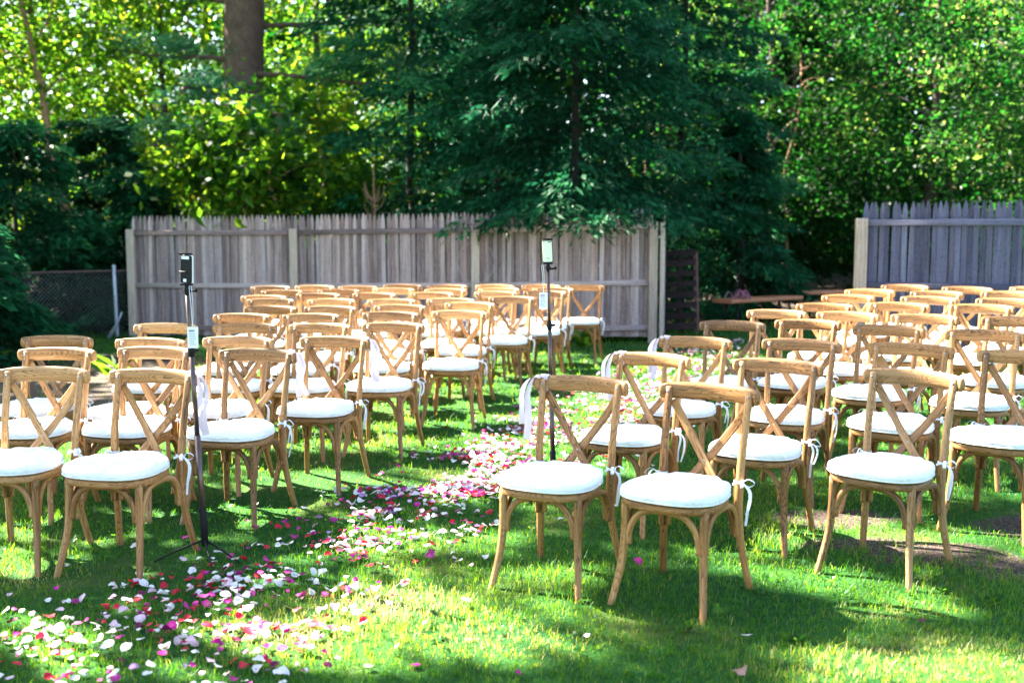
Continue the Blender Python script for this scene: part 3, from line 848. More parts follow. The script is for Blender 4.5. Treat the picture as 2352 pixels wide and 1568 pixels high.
for x, y, h, r, lab in ((4.7, 21.84, 5.5, .8, 'thin bare-stemmed sapling behind the long bench'), (5.75, 22.47, 6, .8, 'thin pale-stemmed sapling behind the bench joint'), (2.9, 22.79, 7, .9, 'thin sapling with sunlit stem above the evergreens')):
    broad_tree(x, y, h, r, lab, n=900, z0=.55, trunk=.035, bark=M_TANBARK, mat=M_WOODS, clumps=14, name='sapling')
for i, (x, y, h, r, lab) in enumerate(((4.6, 23.32, 2.9, 1.3, 'dense green shrub behind the ribbon-trimmed bench end'), (6.3, 23.74, 3.2, 1.5, 'dense green shrub behind the middle of the benches'), (8.0, 23.53, 3.0, 1.5, 'dense green shrub behind the far bench'), (9.8, 19.72, 2.9, 1.6, 'dense green shrub behind the dark fence'), (5.0, 25.02, 4.2, 1.7, 'tall green thicket shrub behind the bench joint'))):
    broad_tree(x, y, h, r, lab, n=5200, z0=.0, trunk=.03, mat=M_WOODS, clumps=60, leaf=.09, tone=-.14, name='woodland_shrub')


# far wood closing the view
def far_wood():
    n = 125000
    X = rng.uniform(-34, 38, n); Y = rng.uniform(31, 40, n); Z = rng.uniform(0, 15, n)
    P = np.stack([X, Y, Z], 1)
    dens = np.array([noise.noise(Vector((a * .35, b * .3, c * .4))) for a, b, c in P])
    left = np.clip((-4 - X) / 6, 0, 1) * np.clip((Z - 2) / 4, 0, 1)
    keep = rng.uniform(0, 1, n) < np.clip(.92 + dens * .7, 0, 1) * (1 - .78 * left)
    P = P[keep]; m = len(P)
    D = unit(m); D[:, 2] -= .2
    me = array_mesh('far_wood', leaf_cards(P, D, 0.5, .36), [[0, 1, 2, 3]], M_WOODS, np.clip(rng.beta(1.6, 4.2, m), 0, 1))
    tag(obj('far_wood', me), 'dense green wood far behind both fences', 'wood', kind='stuff')


far_wood()


# unseen tall trees left of the lawn: crowns shaped to throw the dappled shade
def shade_trees():
    T = [(-9.3, 5.2, 13, 'tall tree at the left edge of the lawn by the front row'), (-10.2, 9.8, 14, 'tall tree left of the lawn level with the middle rows'),
         (-12.4, 14.6, 15, 'tall tree beyond the left shrubs shading the back rows'), (-8.6, 1.2, 12, 'tall tree left of the lawn behind the photographer'), (-14.5, 8.0, 16, 'tallest tree left of the lawn')]
    n = 6400
    gx = rng.uniform(-6.5, 8.5, n); gy = rng.uniform(1.0, 16.5, n)
    h = np.clip((gx + rng.uniform(5.5, 10.5, n)) / .90, 6.2, 16) 
    C = np.stack([gx + SUN_H.x * GS * h, gy + SUN_H.y * GS * h, h], 1)
    dens = np.array([noise.noise(Vector((a * .55, b * .55, 9.2))) for a, b in zip(gx, gy)])
    keep = (~in_lit(C, 1.3)) & (rng.uniform(0, 1, n) < np.clip(np.where(gy < 6.5, .86, .62) + 1.5 * dens, .05, 1))
    # nothing may dip into view
    lim = 1.63 + .235 * np.hypot(C[:, 0], C[:, 1])
    keep &= (C[:, 2] > lim + .5) | (np.abs(C[:, 0]) > .56 * C[:, 1])
    C = C[keep]
    own = np.argmin(np.stack([np.hypot(C[:, 0] - t[0], C[:, 1] - t[1]) for t in T], 1), 1)
    for i, (x, y, ht, lab) in enumerate(T):
        root = tree_root('shade_tree', x, y, lab)
        c = C[own == i]
        limbs = []
        for p in c[::max(1, len(c) // 14)]:
            a = math.atan2(p[1] - y, p[0] - x); ln = math.hypot(p[0] - x, p[1] - y); z0 = max(3.0, p[2] - ln * .45)
            limbs.append((a, z0, ln, p[2] - z0))
        obj('trunk', trunk_mesh(ht, .24, (0, 0), limbs, wob=.1, n=10), root)
        m = 13
        P = np.repeat(c, m, 0) + rng.normal(size=(len(c) * m, 3)) * np.array([.13, .13, .10])
        ok = ~in_lit(P, 1.12); P = P[ok]
        D = unit(len(P)); D[:, 2] *= .4
        put_crown(root, leaf_cards(P, D, .21, .15), M_BROAD, rng.beta(2.2, 2.6, len(P)))


shade_trees()

# ------------------------------------------------------------------ chairs
def seat_outline(n=44, hw_f=.246, hw_r=.184, hd=.230, ex=2.7, dy=-.028):
    out = []
    for i in range(n):
        a = 2 * math.pi * i / n
        c, s = math.cos(a), math.sin(a)
        x = math.copysign(abs(c) ** (2 / ex), c); y = math.copysign(abs(s) ** (2 / ex), s)
        w = hw_f + (hw_r - hw_f) * (y + 1) / 2
        out.append((x * w, y * hd + dy))
    return out


def lofted(loops, caps=True):
    """loops: list of lists of points, all the same length"""
    n = len(loops[0]); vs = [p for l in loops for p in l]; fs = []
    for i in range(len(loops) - 1):
        for j in range(n):
            a = i * n + j; b = i * n + (j + 1) % n
            fs.append((a, b, b + n, a + n))
    if caps:
        fs.append(tuple(range(n - 1, -1, -1))); fs.append(tuple((len(loops) - 1) * n + j for j in range(n)))
    return vs, fs


def make_chair():
    root = empty('cross_back_chair', (0, 0, 0))
    ol = seat_outline()
    mb = MB()
    prof = [(.955, .440), (.985, .442), (1, .448), (1.0, .467), (.985, .473), (.95, .475)]
    vs, fs = lofted([[(x * k, y * k, z) for x, y in ol] for k, z in prof])
    mb.add(vs, fs, [(p[0], p[1], p[2]) for p in vs])
    mb.build('seat', M_OAK, root)
    for s in (-1, 1):
        mb = MB()
        mb.tube([(s * .226, .292, -.03), (s * .208, .252, .10), (s * .191, .220, .25), (s * .187, .205, .37), (s * .188, .204, .475), (s * .192, .217, .62), (s * .196, .246, .77), (s * .200, .277, .905)],
                [.0150, .0160, .0175, .0185, .0185, .0175, .0175, .0180], [.0150, .0165, .0180, .0190, .0190, .0180, .0165, .0135], up=(0, 1, 0), n=12, sub=3, p=2.4)
        mb.build('back_post', M_OAK, root)
        mb = MB()
        mb.tube([(s * .224, -.252, -.03), (s * .208, -.220, .08), (s * .194, -.192, .19), (s * .188, -.180, .31), (s * .187, -.176, .455)], [.0145, .0155, .0170, .0180, .0185], n=12, sub=3, p=2.4, dome=False)
        mb.build('leg', M_OAK, root)
    # crest rail: bent, wraps a little past the posts
    mb = MB(); pts = []; ru = []; rv = []
    for i in range(11):
        t = i / 10 * 2 - 1; x = t * .240
        pts.append((x, .343 - 1.02 * x * x - 9.6 * max(0, abs(x) - .2) ** 2, .888 + .006 * (1 - t * t)))
        e = 1 - .18 * abs(t) ** 6
        ru.append(.0190 * e); rv.append(.0400 * e)
    mb.tube(pts, ru, rv, n=16, sub=2, p=2.5)
    mb.build('crest_rail', M_OAK, root)
    for s in (-1, 1):
        dy = .0075 * s
        mb = MB()
        mb.tube([(s * .184, .291 + dy * .3, .848), (s * .128, .293 + dy, .758), (s * .053, .273 + dy, .650), (-s * .02, .242 + dy, .556), (-s * .086, .208 + dy * .3, .466)], .0190, .0058, up=(0, -1, .18), n=12, sub=4, p=6, dome=False)
        mb.build('cross_slat', M_OAK, root)
    # bentwood arches under the seat
    def arch(a, b, name='arch_brace'):
        a = Vector(a); b = Vector(b); m = (a + b) / 2; d = (b - a)
        pr = [(0.0, .265), (.005, .312), (.055, .364), (.16, .408), (.31, .427), (.5, .431)]
        pts = [a + d * t + Vector((0, 0, z)) for t, z in pr] + [b - d * t + Vector((0, 0, z)) for t, z in pr[-2::-1]]
        mbx = MB(); side = Vector((-d.y, d.x, 0)).normalized()
        mbx.tube(pts, .0150, .0115, up=tuple(side), n=8, sub=3, p=3.0, dome=False)
        mbx.build(name, M_OAK, root)
    arch((-.168, -.182, 0), (.168, -.182, 0)); arch((-.164, .205, 0), (.164, .205, 0))
    arch((-.190, -.158, 0), (-.187, .182, 0)); arch((.190, -.158, 0), (.187, .182, 0))
    for c in ((-.199, .2585, .890), (.199, .2585, .890), (.0, .240, .583)):
        mb = MB(); mb.sphere(c, .0068, n=8, sc=(1, .55, 1)); mb.build('screw', M_STEEL, root)
    return root


def cushion_pad(seed):
    r = random.Random(seed); ol = seat_outline(48, .256, .196, .236, 2.5, -.036)
    prof = [(.55, .004), (.90, .003), (.97, .009), (1.005, .022), (1.003, .036), (.972, .050), (.895, .060), (.72, .066), (.45, .068), (.2, .067)]
    loops = []
    for li, (k, z) in enumerate(prof):
        lp = []
        for i, (x, y) in enumerate(ol):
            q = Vector((x * k * 6 + seed * 7, y * k * 6, seed * 3.3)); f = noise.noise(q); f2 = noise.noise(q * 2.7)
            edge = 1 - abs(li - 4) / 6
            f3 = noise.noise(Vector((i * .9 + seed * 5, li * .55, seed * 1.7)))
            kk = k * (1 + (.018 * f2 + .012 * f + .012 * f3) * edge)
            zz = z + (.007 * f + .006 * f2) * (1 if li > 3 else .35) + .003 * f3 * edge
            if y > .12 and abs(x) > .12 and li > 3: zz -= .006
            lp.append((x * kk, y * kk, zz))
        loops.append(lp)
    vs, fs = lofted(loops)
    mb = MB(); mb.add(vs, fs)
    return mb.mesh('pad', M_WHITE)


def piping_mesh():
    ol = seat_outline(48, .256, .196, .236, 2.5, -.036); mb = MB()
    pts = [(x * 1.0, y * 1.0 - .0, .0135) for x, y in ol]; pts.append(pts[0])
    mb.tube(pts, .0036, n=5, sub=1, dome=False)
    return mb.mesh('piping', M_WHITE)


def tie_mesh(s, seed):
    r = random.Random(seed); mb = MB()
    px, py, z = s * .1885, .205, .042
    ring = [(px + .0235 * math.cos(a) * 1.0, py + .0235 * math.sin(a), z + .002 * math.sin(2 * a)) for a in [2 * math.pi * i / 10 for i in range(11)]]
    mb.strip(ring, .012, (0, 0, 1), sub=2)
    mb.strip([(s * .172, .165, .035), (s * .182, .176, .040), (px - .003, py - .024, z)], .012, (0, 0, 1), sub=2)
    kx, ky = px + s * .020, py - .016
    mb.sphere((kx, ky, z), .0085, n=8)
    d1 = r.uniform(.04, .065)
    for q in (1, -1):
        a = r.uniform(-.3, .7); dx, dy = s * math.cos(a) * (1 if q > 0 else .25), -math.sin(a) - (.0 if q > 0 else .5)
        lp = [(kx, ky, z), (kx + dx * d1 * .5, ky + dy * d1 * .5, z + .018), (kx + dx * d1, ky + dy * d1, z + .004 - r.uniform(0, .02)), (kx + dx * d1 * .55, ky + dy * d1 * .55, z - .018), (kx, ky, z - .002)]
        mb.strip(lp, .011, (-dy, dx, .25), sub=4)
    for q in (0, 1):
        L = r.uniform(.10, .20); sw = r.uniform(.005, .035); tw = r.uniform(-.5, .5)
        mb.strip([(kx, ky, z), (kx + s * (sw + .012), ky - .010, z - L * .22), (kx + s * (sw * 1.25 + .004 * q), ky - .016 + .012 * q, z - L * .6), (kx + s * sw * .9, ky - .012, z - L)], .0115,
                 [(1, .2 * q, 0), (.8, .6, 0), (.9, tw, 0), (.7, .7 * tw, .1)], sub=4)
    return mb.mesh('tie', M_TIE)


PADS = [cushion_pad(k) for k in range(5)]
PIPE = piping_mesh()
TIES = {s: [tie_mesh(s, 40 + 7 * k + s) for k in range(5)] for s in (-1, 1)}

CHAIRS = [
    ('L', 0, 0, -1.901, 5.213, 14), ('L', 0, 1, -2.461, 5.3, 6), ('L', 1, 0, -1.575, 6.107, 14), ('L', 1, 1, -2.206, 6.226, 10.6), ('L', 1, 2, -2.765, 6.186, 7.6),
    ('L', 2, 0, -1.231, 6.861, 13.5), ('L', 2, 1, -1.857, 6.83, 11.0), ('L', 2, 2, -2.407, 6.758, 8.7), ('L', 2, 3, -3.046, 6.882, 6), ('L', 3, 0, -0.949, 7.865, 13.1),
    ('L', 3, 1, -1.496, 7.811, 12.1), ('L', 3, 2, -2.028, 7.819, 6), ('L', 3, 3, -2.629, 7.82, 6), ('L', 4, 0, -0.495, 9.025, 8.6), ('L', 4, 1, -1.063, 8.873, 6.7),
    ('L', 4, 2, -1.703, 8.743, 6.5), ('L', 4, 3, -2.279, 8.707, 6), ('L', 5, 0, -0.453, 10.001, 13.6), ('L', 5, 1, -1.065, 9.677, 8.0), ('L', 5, 2, -1.685, 9.544, 7.8),
    ('L', 5, 3, -2.217, 9.537, 6), ('L', 6, 0, -0.06, 10.906, 14), ('L', 6, 1, -0.648, 10.597, 7.3), ('L', 6, 2, -1.213, 10.462, 6), ('L', 6, 3, -1.842, 10.584, 6.4),
    ('L', 6, 4, -2.458, 10.605, 6), ('L', 7, 0, 0.308, 11.777, 13.6), ('L', 7, 1, -0.238, 11.753, 13.1), ('L', 7, 2, -0.925, 11.643, 9.1), ('L', 7, 3, -1.549, 11.524, 9.7),
    ('L', 7, 4, -2.132, 11.432, 7.3), ('L', 7, 5, -2.634, 11.089, 6), ('L', 8, 0, 0.417, 12.46, 14), ('L', 8, 1, -0.196, 12.435, 11.1), ('L', 8, 2, -0.796, 12.266, 6.8),
    ('L', 8, 3, -1.409, 12.365, 7.1), ('L', 8, 4, -2.013, 12.109, 6), ('L', 8, 5, -2.614, 11.947, 6), ('L', 9, 0, 0.841, 13.062, 14), ('L', 9, 1, 0.296, 13.061, 13.3),
    ('L', 9, 2, -0.257, 13.072, 11.0), ('L', 9, 3, -0.822, 13.001, 7.2), ('L', 9, 4, -1.378, 13.084, 6), ('L', 9, 5, -1.898, 12.873, 6), ('L', 9, 6, -2.426, 12.889, 6),
    ('L', 9, 7, -2.933, 12.794, 6), ('R', 0, 0, 0.211, 4.973, 26.8), ('R', 0, 1, 0.756, 4.73, 33.1), ('R', 1, 0, 0.653, 5.983, 33.7), ('R', 1, 1, 1.302, 5.61, 30.2),
    ('R', 1, 2, 1.784, 5.068, 41.1), ('R', 2, 0, 1.083, 6.834, 27), ('R', 2, 1, 1.677, 6.511, 28.3), ('R', 2, 2, 2.202, 6.154, 34.0), ('R', 2, 3, 2.613, 5.69, 43.2),
    ('R', 3, 0, 1.545, 7.858, 23.4), ('R', 3, 1, 2.059, 7.794, 31.8), ('R', 3, 2, 2.438, 7.232, 36.6), ('R', 3, 3, 2.914, 6.773, 36.2), ('R', 4, 0, 2.069, 8.715, 27.5),
    ('R', 4, 1, 2.538, 8.385, 30.3), ('R', 4, 2, 2.985, 7.983, 33.7), ('R', 4, 3, 3.432, 7.573, 45.0), ('R', 5, 0, 2.623, 9.231, 27.3), ('R', 5, 1, 3.206, 9.072, 27.7),
    ('R', 5, 2, 3.734, 8.666, 32.0), ('R', 6, 0, 3.116, 10.151, 27.6), ('R', 6, 1, 3.679, 9.701, 32.7), ('R', 6, 2, 4.142, 9.225, 38.6), ('R', 7, 0, 3.543, 10.849, 28.9),
    ('R', 7, 1, 4.019, 10.343, 32.3), ('R', 7, 2, 4.56, 10.072, 38.7), ('R', 8, 0, 4.08, 11.411, 32.6), ('R', 8, 1, 4.486, 10.812, 35.1), ('R', 8, 2, 5.033, 10.571, 41.4),
]
ORD = ['first', 'second', 'third', 'fourth', 'fifth', 'sixth', 'seventh', 'eighth', 'ninth', 'tenth']
ROW = ['front'] + ORD[1:]
SIDE = {'L': 'long fence side', 'R': 'dark fence side'}
SEATPOS = ['aisle seat', 'second from aisle', 'third from aisle', 'fourth from aisle', 'fifth from aisle', 'sixth from aisle', 'seventh from aisle', 'eighth from aisle']
RIB = {('L', 0, 0): 1, ('L', 1, 0): 1, ('L', 2, 0): 1, ('R', 0, 0): -1, ('R', 1, 0): -1, ('R', 2, 0): -1}


def make_ribbon(s, seed):
    r = random.Random(seed); root = empty('ribbon', (0, 0, 0))
    mb = MB(); x = s * .205
    def cy_(x): return .343 - 1.02 * x * x
    for k, tilt in ((0, .014), (1, -.010)):
        ring = []
        for i in range(13):
            a = 2 * math.pi * i / 12
            xx = x + tilt * math.sin(a) + .006 * k
            ring.append((xx, cy_(xx) + (.0215 + .002 * k) * math.cos(a), .890 + (.044 + .002 * k) * math.sin(a)))
        mb.strip(ring, .024, (1, -.4 * s, 0), sub=2)
    mb.build('wrap', M_LILAC, root)
    kx, ky, kz = x + s * .024, .275, .922
    mb = MB(); mb.sphere((kx, ky, kz), .014, n=8, sc=(1.1, 1, .8)); mb.build('knot', M_LILAC, root)
    for q in (0, 1):
        L = r.uniform(.24, .33); o = .03 + .035 * q + r.uniform(0, .015)
        mb = MB()
        mb.strip([(kx, ky, kz), (kx + s * o * .6, ky - .012, kz - .012), (kx + s * (o * .9 + .01), ky - .020, kz - L * .3), (kx + s * (o * .95), ky - .028 - .01 * q, kz - L * .65), (kx + s * (o * 1.1 + r.uniform(-.015, .02)), ky - .02 + r.uniform(-.02, .02), kz - L)],
                 .036, [(.5, -.9, 0), (.8, -.6, .3), (.95, -.3, .1), (.9, .4 - .8 * q, 0), (.95, .3, .15)], sub=5)
        mb.build('tail', M_LILAC, root)
    return root


proto = make_chair()
first = True
for blk, i, j, x, y, th in CHAIRS:
    c = proto if first else copy_tree(proto)
    first = False
    tn = random.choice([(1.06, 1.03, 1.0), (.98, .98, 1.0), (.84, .86, .92), (1.0, .93, .82), (.90, .88, .84), (1.12, 1.12, 1.12)]); tv = random.uniform(.9, 1.08)
    for ch in c.children: ch.color = (tn[0] * tv, tn[1] * tv, tn[2] * tv, 1)
    z = ground_z(x, y)
    rz = -R(th) + random.uniform(-.015, .015)
    c.location = (x, y, z); c.rotation_euler = (random.uniform(-.008, .008), random.uniform(-.008, .008), rz)
    where = f'{SEATPOS[j]}, {ROW[i]} row, {SIDE[blk]}'
    tag(c, f'limed oak cross-back chair, {where}', 'chair', 'cross-back chairs in rows')
    cu = empty('seat_cushion', (0, 0, 0)); cu.location = (x, y, z + .4735); cu.rotation_euler = c.rotation_euler
    cu.rotation_euler[2] += random.uniform(-.02, .02)
    obj('pad', random.choice(PADS), cu); obj('piping', PIPE, cu)
    for s in (-1, 1): obj('tie', random.choice(TIES[s]), cu)
    tag(cu, f'white tied seat cushion on chair, {where}', 'cushion', 'white cushions on the chairs')
    if (blk, i, j) in RIB:
        rb = make_ribbon(RIB[(blk, i, j)], 5 + 3 * i + (blk == 'R'))
        rb.location = c.location; rb.rotation_euler = c.rotation_euler
        tag(rb, f'pale lilac ribbon bow on chair, {where}', 'ribbon', 'ribbons marking the aisle chairs')

# ------------------------------------------------------------------ phone tripods
def tripod(x, y, hgt, lean, rz, label):
    root = empty('phone_tripod', (x, y, ground_z(x, y)), rz)
    def at(z): return Vector((lean[0] * z / hgt, lean[1] * z / hgt, z))
    mb = MB(); mb.tube([at(.09), at(.62)], .0155, n=12, dome=False); mb.build('pole_section', M_BRONZE, root)
    mb = MB(); mb.tube([at(.60), at(1.05)], .0125, n=12, dome=False); mb.build('pole_section', M_BRONZE, root)
    mb = MB(); mb.tube([at(1.03), at(hgt - .17)], .0095, n=12, dome=False); mb.build('pole_section', M_BRONZE, root)
    mb = MB(); mb.tube([at(.06), at(.25)], .019, n=12); mb.build('grip', M_BLACK, root)
    mb = MB(); mb.tube([at(1.02), at(1.065)], .017, n=10); mb.tube([at(1.045), at(1.045) + Vector((.035, -.01, .004))], .009, n=8); mb.build('clamp_collar', M_BLACK, root)
    for k, a in enumerate((R(200), R(-38), R(-85) + .2)):
        L = .25 if k != 1 else .24
        d = Vector((math.cos(a), math.sin(a), 0))
        mb = MB(); mb.tube([at(.085), at(.085) + d * L * .5 + Vector((0, 0, -.035)), at(.0) + d * L + Vector((0, 0, .004))], [.0060, .0050, .0042], n=8, sub=2); mb.build('leg', M_BLACK, root)
    t = at(hgt - .165)
    mb = MB(); mb.sphere(tuple(t + Vector((0, 0, .022))), .017, n=8); mb.tube([t, t + Vector((0, 0, .045))], .011, n=8)
    mb.build('ball_head', M_BLACK, root)
    mb = MB(); mb.tube([t + Vector((0, 0, .012)), t + Vector((.042, -.006, .018))], .006, n=8); mb.sphere(tuple(t + Vector((.046, -.006, .019))), .011, n=8, sc=(.7, 1, 1)); mb.build('knob', M_BLACK, root)
    zb = t.z + .045
    mb = MB(); mb.box((t.x, t.y - .004, zb + .004), (.060, .022, .010)); mb.box((t.x, t.y + .008, zb + .075), (.018, .006, .15)); mb.box((t.x, t.y - .004, zb + .153), (.062, .022, .009)); mb.build('phone_clamp', M_BLACK, root, smooth=False)
    tag(root, label, 'tripod', 'phone tripods beside the aisle')
    return root, Vector((t.x, t.y, zb))


def slab(mb, c, s, r, n=4, mi=0):
    """rounded-corner slab, thin along y"""
    pts = []
    for (sx, sz, a0) in ((1, 1, 0), (-1, 1, 90), (-1, -1, 180), (1, -1, 270)):
        for k in range(n + 1):
            a = R(a0 + 90 * k / n); pts.append((c[0] + sx * (s[0] / 2 - r) + r * math.cos(a), c[2] + sz * (s[2] / 2 - r) + r * math.sin(a)))
    m = len(pts); e = .0012
    loops = [[(c[0] + (x - c[0]) * k, yy, c[2] + (z - c[2]) * k) for x, z in pts] for k, yy in ((.975, c[1] - s[1] / 2), (1, c[1] - s[1] / 2 + e), (1, c[1] + s[1] / 2 - e), (.975, c[1] + s[1] / 2))]
    vs, fs = lofted(loops); mb.add(vs, fs, None, mi)


def place_local(o, root, at):
    o.location = Vector(root.location) + Matrix.Rotation(root.rotation_euler.z, 3, 'Z') @ at
    o.rotation_euler = (0, 0, root.rotation_euler.z)


def name_tag(root, at, label, drop):
    t = empty('hang_tag', (0, 0, 0))
    mb = MB(); mb.tube([(-.014, 0, .0), (-.004, -.012, -drop * .5), (0, -.012, -drop)], .0013, n=5); mb.tube([(-.002, 0, .0), (.005, -.012, -drop * .5), (.001, -.012, -drop)], .0013, n=5); mb.build('cord', M_PAPER, t)
    mb = MB(); slab(mb, (0, -.012, -drop - .052), (.052, .0012, .105), .004); cdo = mb.build('card', M_PAPER, t, smooth=False)
    mb = MB(); w = random.Random(3)
    for k in range(9):
        ln = .036 * (w.uniform(.7, 1) if k else .75); hh = .0022 if k else .007
        mb.box((-.018 + ln / 2 + .0, -.0131, -drop - .018 - k * .0086), (ln, .0006, hh))
    mb.build('print', M_INK, cdo, smooth=False)
    place_local(t, root, at); tag(t, label, 'tag')


tr1, p1 = tripod(-1.55, 5.345, 1.49, (-.062, .0), R(6), 'slim bronze phone tripod beside the ribboned front-row chair, long fence side')
ph = empty('smartphone', (0, 0, 0))
mb = MB(); slab(mb, (0, -.004, .078), (.062, .010, .136), .008); b_ = mb.build('case', M_BLACK, ph, smooth=False)
mb = MB(); slab(mb, (.003, .004, .078), (.066, .006, .138), .008); mb.build('body', M_PAPER, ph, smooth=False)
mb = MB(); mb.box((-.002, -.0096, .1355), (.046, .001, .015)); mb.build('pale_band', M_PAPER, ph, smooth=False)
mb = MB(); mb.box((-.004, -.0096, .024), (.018, .001, .015)); mb.build('sticker', M_PAPER, ph, smooth=False)
mb = MB(); mb.tube([(-.034, -.014, .066), (.010, -.014, .066)], .0032, n=8); mb.build('strap_bar', M_BLACK, ph)
place_local(ph, tr1, p1); ph.rotation_euler = (0, R(2), R(-22)); tag(ph, 'black-cased phone upright on the tripod by the front-row chairs', 'phone')
name_tag(tr1, p1 + Vector((.026, -.01, -.005)), 'white printed tag hanging from the black phone\'s tripod', .20)

tr2, p2 = tripod(.264, 6.72, 1.545, (-.045, .0), R(-4), 'slim bronze phone tripod standing in the petals behind the front-row chair')
ph = empty('smartphone', (0, 0, 0))
mb = MB(); slab(mb, (0, 0, .078), (.066, .009, .138), .009); mb.build('body', M_BLACK, ph, smooth=False)
mb = MB(); slab(mb, (-.002, -.0055, .078), (.060, .003, .130), .008); mb.build('back_cover', M_CREAM, ph, smooth=False)
mb = MB(); mb.box((-.022, -.0075, .134), (.006, .001, .005)); mb.box((.014, -.0075, .135), (.020, .001, .005)); mb.build('camera_strip', M_BLACK, ph, smooth=False)
mb = MB(); mb.box((0, -.0075, .036), (.014, .0006, .0028)); mb.box((0, -.0075, .031), (.010, .0006, .0018)); mb.build('print', M_INK, ph, smooth=False)
place_local(ph, tr2, p2); ph.rotation_euler = (0, R(-3), R(8)); tag(ph, 'phone with pale cream back on the tripod among the petals', 'phone')
name_tag(tr2, p2 + Vector((-.028, -.01, -.005)), 'white printed tag hanging from the cream phone\'s tripod', .17)

# ------------------------------------------------------------------ plank benches beyond the gap
def bench(a, b, label, seed):
    a = Vector((*a, 0)); b = Vector((*b, 0)); d = b - a; L = d.length; ang = math.atan2(d.y, d.x); r = random.Random(seed)
    root = empty('plank_bench', ((a + b) / 2)); z = ground_z(*((a + b) / 2)[:2]); root.location.z = z; root.rotation_euler = (0, 0, ang)
    mb = MB(); k = 9; top = []; 
    f = [(-L / 2 + L * i / (k - 1), -.17 + r.uniform(-.03, .03)) for i in range(k)]; g = [(L / 2 - L * i / (k - 1), .17 + r.uniform(-.03, .03)) for i in range(k)]
    pts = f + g
    vs, fs = lofted([[(x, y * .96, .405) for x, y in pts], [(x, y, .425) for x, y in pts], [(x, y * .97, .462) for x, y in pts]]); mb.add(vs, fs); mb.build('plank', M_BENCH, root, smooth=False)
    for s in (-1, 1):
        for t in (-1, 1):
            mb = MB(); x = s * L * .36
            mb.tube([(x + s * .05, t * .15, -.02), (x, t * .09, .408)], .018, n=8, dome=False); mb.build('leg', M_BLACK, root)
    tag(root, label, 'bench', 'plank benches beyond the fence gap')


bench((3.16, 16.25), (4.5, 17.3), 'red-brown live-edge plank bench with pink ribbon bundle on its end', 1)
bench((4.66, 17.65), (5.98, 17.95), 'red-brown live-edge plank bench set end to end with the ribboned one', 2)
bd = empty('ribbon_bundle', (3.37, 16.38, ground_z(3.37, 16.38) + .46))
for k in range(14):
    a = random.uniform(0, 6.28); rr_ = random.uniform(.03, .2); c = Vector((rr_ * math.cos(a), rr_ * math.sin(a) * .6, 0)); h = random.uniform(.06, .17)
    mb = MB(); mb.strip([c, c + Vector((.03, 0, h * .7)), c + Vector((.07, .01, h)), c + Vector((.11, 0, h * .5)), c + Vector((.12, 0, .005))], .05, (random.uniform(-.4, .4), 1, 0)); mb.build('loop', M_PINK if k % 2 else M_ROSE, bd)
tag(bd, 'heap of pink and blush ribbon loops on the bench end', 'ribbon')

# wire hoop hung on the fence post
hp = MB(); c = Vector((-.505, 15.27, 1.22))
ring = [c + Vector((.255 * math.cos(2 * math.pi * i / 28), .0, .29 * math.sin(2 * math.pi * i / 28))) for i in range(29)]
hp.tube(ring, .0045, n=6, sub=1, dome=False)
tag(hp.build('wire_hoop', M_STEEL), 'thin wire hoop hanging on the middle post of the long fence', 'hoop')

# ------------------------------------------------------------------ small plants and litter
def rosette(name, x, y, n, L, W, label, cat='plant', mat=M_BROAD, up=.5, tone=.3, grp=None):
    z = ground_z(x, y); root = empty(name, (x, y, z)); a = rng.uniform(0, 6.28, n); D = np.stack([np.cos(a), np.sin(a), rng.uniform(.1, 2 * up, n)], 1)
    P = np.zeros((n, 3)); P[:, :2] = rng.normal(0, L * .12, (n, 2)); P[:, 2] = rng.uniform(0.0, L * up, n)
    me = array_mesh('foliage', leaf_cards(P, D, L, W), [[0, 1, 2, 3]], mat, np.clip(rng.normal(tone, .15, n), 0, 1)); obj('foliage', me, root)
    mb = MB(); mb.tube([(0, 0, -.02), (0, 0, L * up)], .004, n=5); mb.build('stem', M_DRY, root)
    tag(root, label, cat, grp); return root


rosette('weed', 1.13, 4.17, 12, .050, .022, 'broad-leaved weed in the lawn before the front row')
rosette('weed', 0.72, 4.3, 10, .045, .016, 'narrow-leaved weed in the shaded lawn near the front chair leg')
rosette('weed', 2.06, 4.54, 12, .050, .020, 'broad-leaved weed by the bare earth patch')
rosette('fence_plant', 0.96, 14.55, 26, .20, .09, 'bright green leafy plant at the foot of the long fence', up=.9, tone=.6)
rosette('bed_plant', -4.29, 11.63, 22, .28, .08, 'strap-leaved green plant in the earth bed', up=.5, tone=.5)
fp = rosette('flowering_plant', 2.69, 5.44, 40, .09, .03, 'small plant with tiny yellow flowers beside the dark fence chairs', up=1.6, tone=.5)
M_YEL = plain('yellow_flower', (.75, .55, .02), rough=.6, var=.1)
for k in range(16):
    mb = MB(); mb.sphere((random.gauss(0, .07), random.gauss(0, .06), random.uniform(.08, .27)), .009, n=6, sc=(1, 1, .6)); mb.build('flower', M_YEL, fp)
M_LEAFLIT = plain('fallen_leaf', (.30, .15, .10), rough=.7, var=.25)
def litter(x, y, s, label, mat, rz):
    mb = MB(); 
    vs = []; k = 9
    for i in range(k):
        a = 2 * math.pi * i / k; rr_ = s * (1 + .25 * math.sin(3 * a)); vs.append((rr_ * math.cos(a), rr_ * .55 * math.sin(a), .012 * math.cos(2 * a)))
    vs.append((0, 0, .008)); mb.add(vs, [(i, (i + 1) % k, k) for i in range(k)])
    o = mb.build('fallen_leaf', mat); o.location = (x, y, ground_z(x, y) + .035); o.rotation_euler = (.1, -.2, rz); tag(o, label, 'leaf')
litter(.84, 3.84, .033, 'curled brown fallen leaf on the lawn before the front row', M_LEAFLIT, .3)
